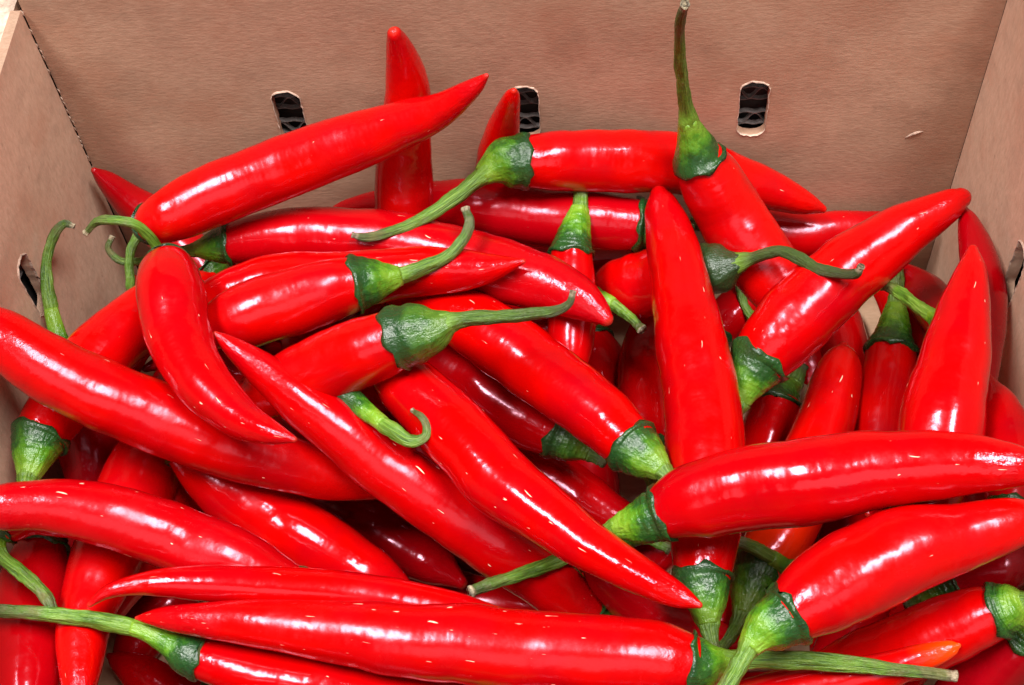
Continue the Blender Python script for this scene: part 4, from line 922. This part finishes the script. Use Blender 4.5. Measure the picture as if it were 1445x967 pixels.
    ([(-125.3,296.6,74.3),(-112.8,287.6,75.4),(-111.1,286.3,75.5),(-107.8,283.9,75.8),(-104.3,281.4,76.1),(-100.8,273.2,76.7),(-96.6,266,77.2),(-91.5,259.9,77.8),(-85.7,254.9,78.3),(-79.1,250.9,78.9),(-71.7,248,79.4),(-63.6,246.2,79.9),(-54.7,245.4,80.5)],
     [2,2.2,2.81,5.98,7.03,8.99,9.77,9.77,9.38,8.4,6.84,4.69,1.47]),
    ([(-168,316,53.4),(-167.4,299.7,53.8),(-167.3,297.8,53.9),(-167.1,294,54),(-167,290,54.1),(-172.2,282.3,54.3),(-175.8,274.7,54.5),(-177.9,267.1,54.7),(-178.4,259.5,54.9),(-177.3,252.1,55.1),(-174.6,244.7,55.3),(-170.4,237.3,55.4),(-164.6,230.1,55.6)],
     [2,2.2,2.59,5.51,6.48,8.28,9,9,8.64,7.74,6.3,4.32,1.35]),
]
for k, (pts, rad) in enumerate(BURIED):
    make_chili(pts, rad, 4, 0.3 + 0.6 * ((k * 0.381) % 1), 'red chili buried in shade deep beneath the top layers of the pile',
               'chilies buried deep in the pile', 500 + k, detail=0.7)

# the pile goes on to the front wall
FRONT = [
    ([(27.8,56.1,12.7),(13.2,62.3,12.5),(11.4,63.1,12.5),(7.8,64.7,12.4),(3.9,66.3,12.3),(-4.5,76.9,12.1),(-13.6,85.8,11.9),(-23.5,93,11.7),(-34,98.5,11.5),(-45.3,102.4,11.3),(-57.3,104.5,11.1),(-70.1,105.1,10.9),(-83.5,103.9,10.7)],
     [2,2.2,2.7,5.73,6.74,8.61,9.36,9.36,8.99,8.05,6.55,4.49,1.4]),
    ([(-151.8,136.3,10.7),(-136.1,133,10.8),(-134.1,132.5,10.8),(-130.4,131.7,10.9),(-126.3,130.9,10.9),(-113,135.2,11),(-100,137.6,11.1),(-87.5,138,11.2),(-75.4,136.4,11.3),(-63.7,132.9,11.4),(-52.4,127.4,11.5),(-41.6,119.9,11.6),(-31.2,110.4,11.7)],
     [2,2.2,2.66,5.66,6.65,8.5,9.24,9.24,8.87,7.95,6.47,4.44,1.39]),
    ([(-8.8,63.7,19.4),(-23,67.8,18.1),(-25.2,68.4,17.9),(-29.3,69.6,17.5),(-33.7,70.9,17.1),(-49.9,69.2,15.7),(-65.7,69.2,14.4),(-81,70.8,13),(-95.7,74.1,11.6),(-110,79.1,10.3),(-123.9,85.8,8.9),(-137.2,94.2,7.6),(-150.1,104.2,6.2)],
     [2,2.2,2.98,6.32,7.44,9.51,10.33,10.33,9.92,8.89,7.23,4.96,1.55]),
    ([(125.6,111.5,20.5),(111.3,105.5,18.8),(109.4,104.7,18.6),(105.7,103.2,18.2),(101.8,101.5,17.7),(90.7,94.5,16.3),(79.3,88,14.9),(67.7,82.1,13.4),(55.9,76.8,12),(43.8,72.1,10.6),(31.5,68,9.2),(19,64.4,7.8),(6.1,61.4,6.3)],
     [2,2.2,2.77,5.88,6.92,8.84,9.61,9.61,9.22,8.26,6.72,4.61,1.44]),
    ([(-164.5,116.6,14.4),(-150,112,14),(-148,111.3,13.9),(-144,110,13.8),(-139.7,108.7,13.6),(-129.6,105.4,13.3),(-119.5,102.2,13),(-109.3,98.9,12.7),(-99.2,95.6,12.4),(-89.1,92.4,12.1),(-79,89.1,11.8),(-68.8,85.9,11.5),(-58.7,82.6,11.2)],
     [2,2.2,2.88,6.12,7.2,9.2,10,10,9.6,8.6,7,4.8,1.5]),
    ([(-58.1,106.7,24.4),(-43.4,105.5,25.5),(-41.2,105.3,25.7),(-36.9,104.9,26),(-32.3,104.5,26.4),(-19.6,102.4,27.3),(-6.9,100.6,28.3),(5.8,99.1,29.2),(18.5,97.8,30.2),(31.3,96.9,31.1),(44.1,96.3,32.1),(56.9,96,33),(69.7,95.9,34)],
     [2,2.2,2.98,6.34,7.46,9.53,10.35,10.35,9.94,8.91,7.25,4.97,1.55]),
    ([(88.8,73.4,27.8),(73.9,75.7,28.5),(71.8,76,28.6),(67.6,76.6,28.8),(63.1,77.3,29),(50.4,76.8,29.6),(37.7,77.1,30.2),(25.2,77.9,30.8),(12.8,79.4,31.4),(0.4,81.6,32),(-11.8,84.4,32.6),(-24,87.9,33.2),(-36,92.1,33.7)],
     [2,2.2,2.92,6.21,7.31,9.33,10.15,10.15,9.74,8.73,7.1,4.87,1.52]),
    ([(-44.3,116.3,34.1),(-60.2,113.7,33.3),(-62.1,113.4,33.2),(-65.9,112.8,33),(-69.9,112.1,32.7),(-84.7,115.4,32),(-99.2,117,31.3),(-113.5,117.1,30.6),(-127.4,115.6,29.9),(-141.1,112.5,29.1),(-154.6,107.8,28.4),(-167.8,101.5,27.7),(-180.7,93.7,27)],
     [2,2.2,2.63,5.59,6.58,8.41,9.14,9.14,8.77,7.86,6.4,4.39,1.37]),
    ([(-31.4,98.6,34.8),(-46.2,95,34.1),(-48.3,94.5,34),(-52.3,93.5,33.8),(-56.6,92.5,33.6),(-66.4,86.4,33.1),(-76.3,81.2,32.5),(-86.6,77.2,32),(-97,74.1,31.5),(-107.7,72.1,31),(-118.7,71,30.5),(-129.9,71,29.9),(-141.4,72.1,29.4)],
     [2,2.2,2.87,6.09,7.17,9.16,9.96,9.96,9.56,8.56,6.97,4.78,1.49]),
    ([(-22.4,121.3,56.6),(-8,114.2,55.3),(-6.3,113.3,55.2),(-2.9,111.6,54.9),(0.8,109.8,54.6),(12.5,104.8,53.6),(24.2,99.6,52.6),(35.7,94.2,51.7),(47.1,88.6,50.7),(58.5,82.8,49.7),(69.8,76.9,48.8),(80.9,70.7,47.8),(92,64.4,46.8)],
     [2,2.2,2.64,5.6,6.59,8.42,9.16,9.16,8.79,7.87,6.41,4.4,1.37]),
    ([(-180.3,117.7,51.5),(-165.6,113.2,51.6),(-163.5,112.6,51.7),(-159.6,111.4,51.7),(-155.5,110.1,51.7),(-142.3,103.7,51.9),(-129,97.9,52),(-115.5,92.7,52.1),(-101.8,88.2,52.2),(-87.9,84.2,52.4),(-73.9,80.9,52.5),(-59.6,78.1,52.6),(-45.2,76,52.8)],
     [2,2.2,2.83,6,7.06,9.02,9.81,9.81,9.42,8.44,6.87,4.71,1.47]),
    ([(-89.3,104.4,56.5),(-74.6,101,55.2),(-72.5,100.5,55),(-68.4,99.5,54.6),(-64.1,98.5,54.2),(-50.8,98.5,53.1),(-37.8,97.6,52),(-25,95.9,50.8),(-12.3,93.4,49.7),(0.1,90,48.6),(12.4,85.8,47.4),(24.5,80.8,46.3),(36.3,75,45.2)],
     [2,2.2,2.9,6.16,7.25,9.26,10.07,10.07,9.66,8.66,7.05,4.83,1.51]),
    ([(103.3,98.8,50.8),(87.9,102.6,51.2),(85.9,103.1,51.3),(82.1,104,51.4),(78,105,51.5),(67,106.7,51.8),(56.1,108.7,52.1),(45.3,110.9,52.4),(34.5,113.4,52.8),(23.8,116.2,53.1),(13.1,119.3,53.4),(2.5,122.6,53.7),(-8,126.2,54)],
     [2,2.2,2.71,5.76,6.77,8.65,9.41,9.41,9.03,8.09,6.58,4.51,1.41]),
    ([(63.6,72.1,76.5),(48.3,74.5,75.3),(46.3,74.8,75.1),(42.3,75.5,74.8),(38,76.1,74.5),(26.8,77.2,73.6),(15.5,78.5,72.8),(4.3,79.9,71.9),(-6.9,81.6,71.1),(-18.1,83.4,70.2),(-29.2,85.5,69.3),(-40.3,87.7,68.5),(-51.4,90.2,67.6)],
     [2,2.2,2.79,5.92,6.97,8.91,9.68,9.68,9.29,8.32,6.78,4.65,1.45]),
    ([(-54.8,138.6,87.4),(-39.8,134.2,84.6),(-37.9,133.7,84.2),(-34.2,132.6,83.5),(-30.3,131.4,82.8),(-18.9,124.9,80.5),(-7.3,119.3,78.2),(4.6,114.5,76),(16.7,110.5,73.7),(29,107.3,71.4),(41.6,104.9,69.2),(54.4,103.4,66.9),(67.4,102.7,64.6)],
     [2,2.2,2.7,5.74,6.75,8.63,9.38,9.38,9.01,8.07,6.57,4.5,1.41]),
    ([(-35.7,61.1,64.3),(-50.7,66.5,64.6),(-52.6,67.2,64.6),(-56.3,68.5,64.7),(-60.2,69.9,64.7),(-74.6,68.9,65),(-88.5,69.4,65.2),(-101.7,71.5,65.4),(-114.5,75.2,65.6),(-126.6,80.4,65.8),(-138.2,87.2,66.1),(-149.3,95.5,66.3),(-159.8,105.4,66.5)],
     [2,2.2,2.69,5.71,6.72,8.58,9.33,9.33,8.95,8.02,6.53,4.48,1.4]),
    ([(52.2,57.1,58.3),(37.3,60.2,59.7),(35.2,60.6,59.9),(31.2,61.5,60.3),(26.9,62.4,60.7),(13.8,63.8,61.9),(0.7,65.5,63.1),(-12.2,67.6,64.3),(-25.1,70.2,65.5),(-37.9,73,66.7),(-50.6,76.3,67.9),(-63.2,79.9,69.1),(-75.8,83.9,70.3)],
     [2,2.2,2.86,6.08,7.15,9.14,9.94,9.94,9.54,8.55,6.96,4.77,1.49]),
    ([(-13,108.8,91.9),(1.7,106.4,91.4),(3.9,106.1,91.3),(8.1,105.4,91.2),(12.7,104.7,91),(25.2,99.2,90.6),(37.9,94.7,90.2),(50.8,91.1,89.7),(63.8,88.5,89.3),(77,86.9,88.9),(90.3,86.3,88.4),(103.8,86.6,88),(117.5,87.9,87.6)],
     [2,2.2,2.97,6.32,7.43,9.5,10.32,10.32,9.91,8.88,7.23,4.95,1.55]),
    ([(-142.8,74.3,83.9),(-128.7,80.7,84.7),(-126.8,81.6,84.9),(-123.1,83.3,85.1),(-119.1,85.1,85.3),(-106.4,86.6,86),(-94.1,89.1,86.7),(-82.3,92.6,87.4),(-70.9,97.2,88),(-60,102.7,88.7),(-49.6,109.3,89.4),(-39.6,116.9,90.1),(-30,125.5,90.8)],
     [2,2.2,2.81,5.97,7.02,8.97,9.75,9.75,9.36,8.38,6.82,4.68,1.46]),
    ([(-118.7,66.9,77.9),(-103,70.9,79.8),(-101.2,71.4,80),(-97.5,72.3,80.5),(-93.7,73.3,81),(-80.3,71.5,82.5),(-67.3,71,84),(-54.6,72,85.5),(-42.3,74.4,87),(-30.4,78.2,88.5),(-18.9,83.4,89.9),(-7.7,90,91.4),(3.2,98.1,92.9)],
     [2,2.2,2.6,5.53,6.51,8.31,9.03,9.03,8.67,7.77,6.32,4.34,1.36]),
    ([(-48,124.2,99.5),(-32.2,120.2,97.2),(-30.4,119.7,96.9),(-26.9,118.8,96.4),(-23.1,117.8,95.9),(-11.4,119.2,94.3),(0,119.5,92.7),(11.1,118.5,91.2),(21.9,116.4,89.6),(32.4,113,88.1),(42.6,108.5,86.5),(52.4,102.9,84.9),(62,96,83.4)],
     [2,2.2,2.54,5.4,6.36,8.12,8.83,8.83,8.47,7.59,6.18,4.24,1.32]),
    ([(-161.5,126.6,102.4),(-146.7,125.8,100),(-144.6,125.6,99.7),(-140.3,125.4,99),(-135.8,125.1,98.3),(-121.8,128.4,96.2),(-107.8,130.5,94),(-93.9,131.4,91.8),(-80,131.2,89.6),(-66.2,129.8,87.5),(-52.5,127.3,85.3),(-38.8,123.6,83.1),(-25.2,118.7,80.9)],
     [2,2.2,2.95,6.26,7.37,9.41,10.23,10.23,9.82,8.8,7.16,4.91,1.53]),
]
for k, (pts, rad) in enumerate(FRONT):
    make_chili(pts, rad, 4, 0.2 + 0.5 * ((k * 0.618) % 1), 'red chili lying between the longest straight one and the front wall of the box',
               'chilies by the front wall', 700 + k, detail=0.7)
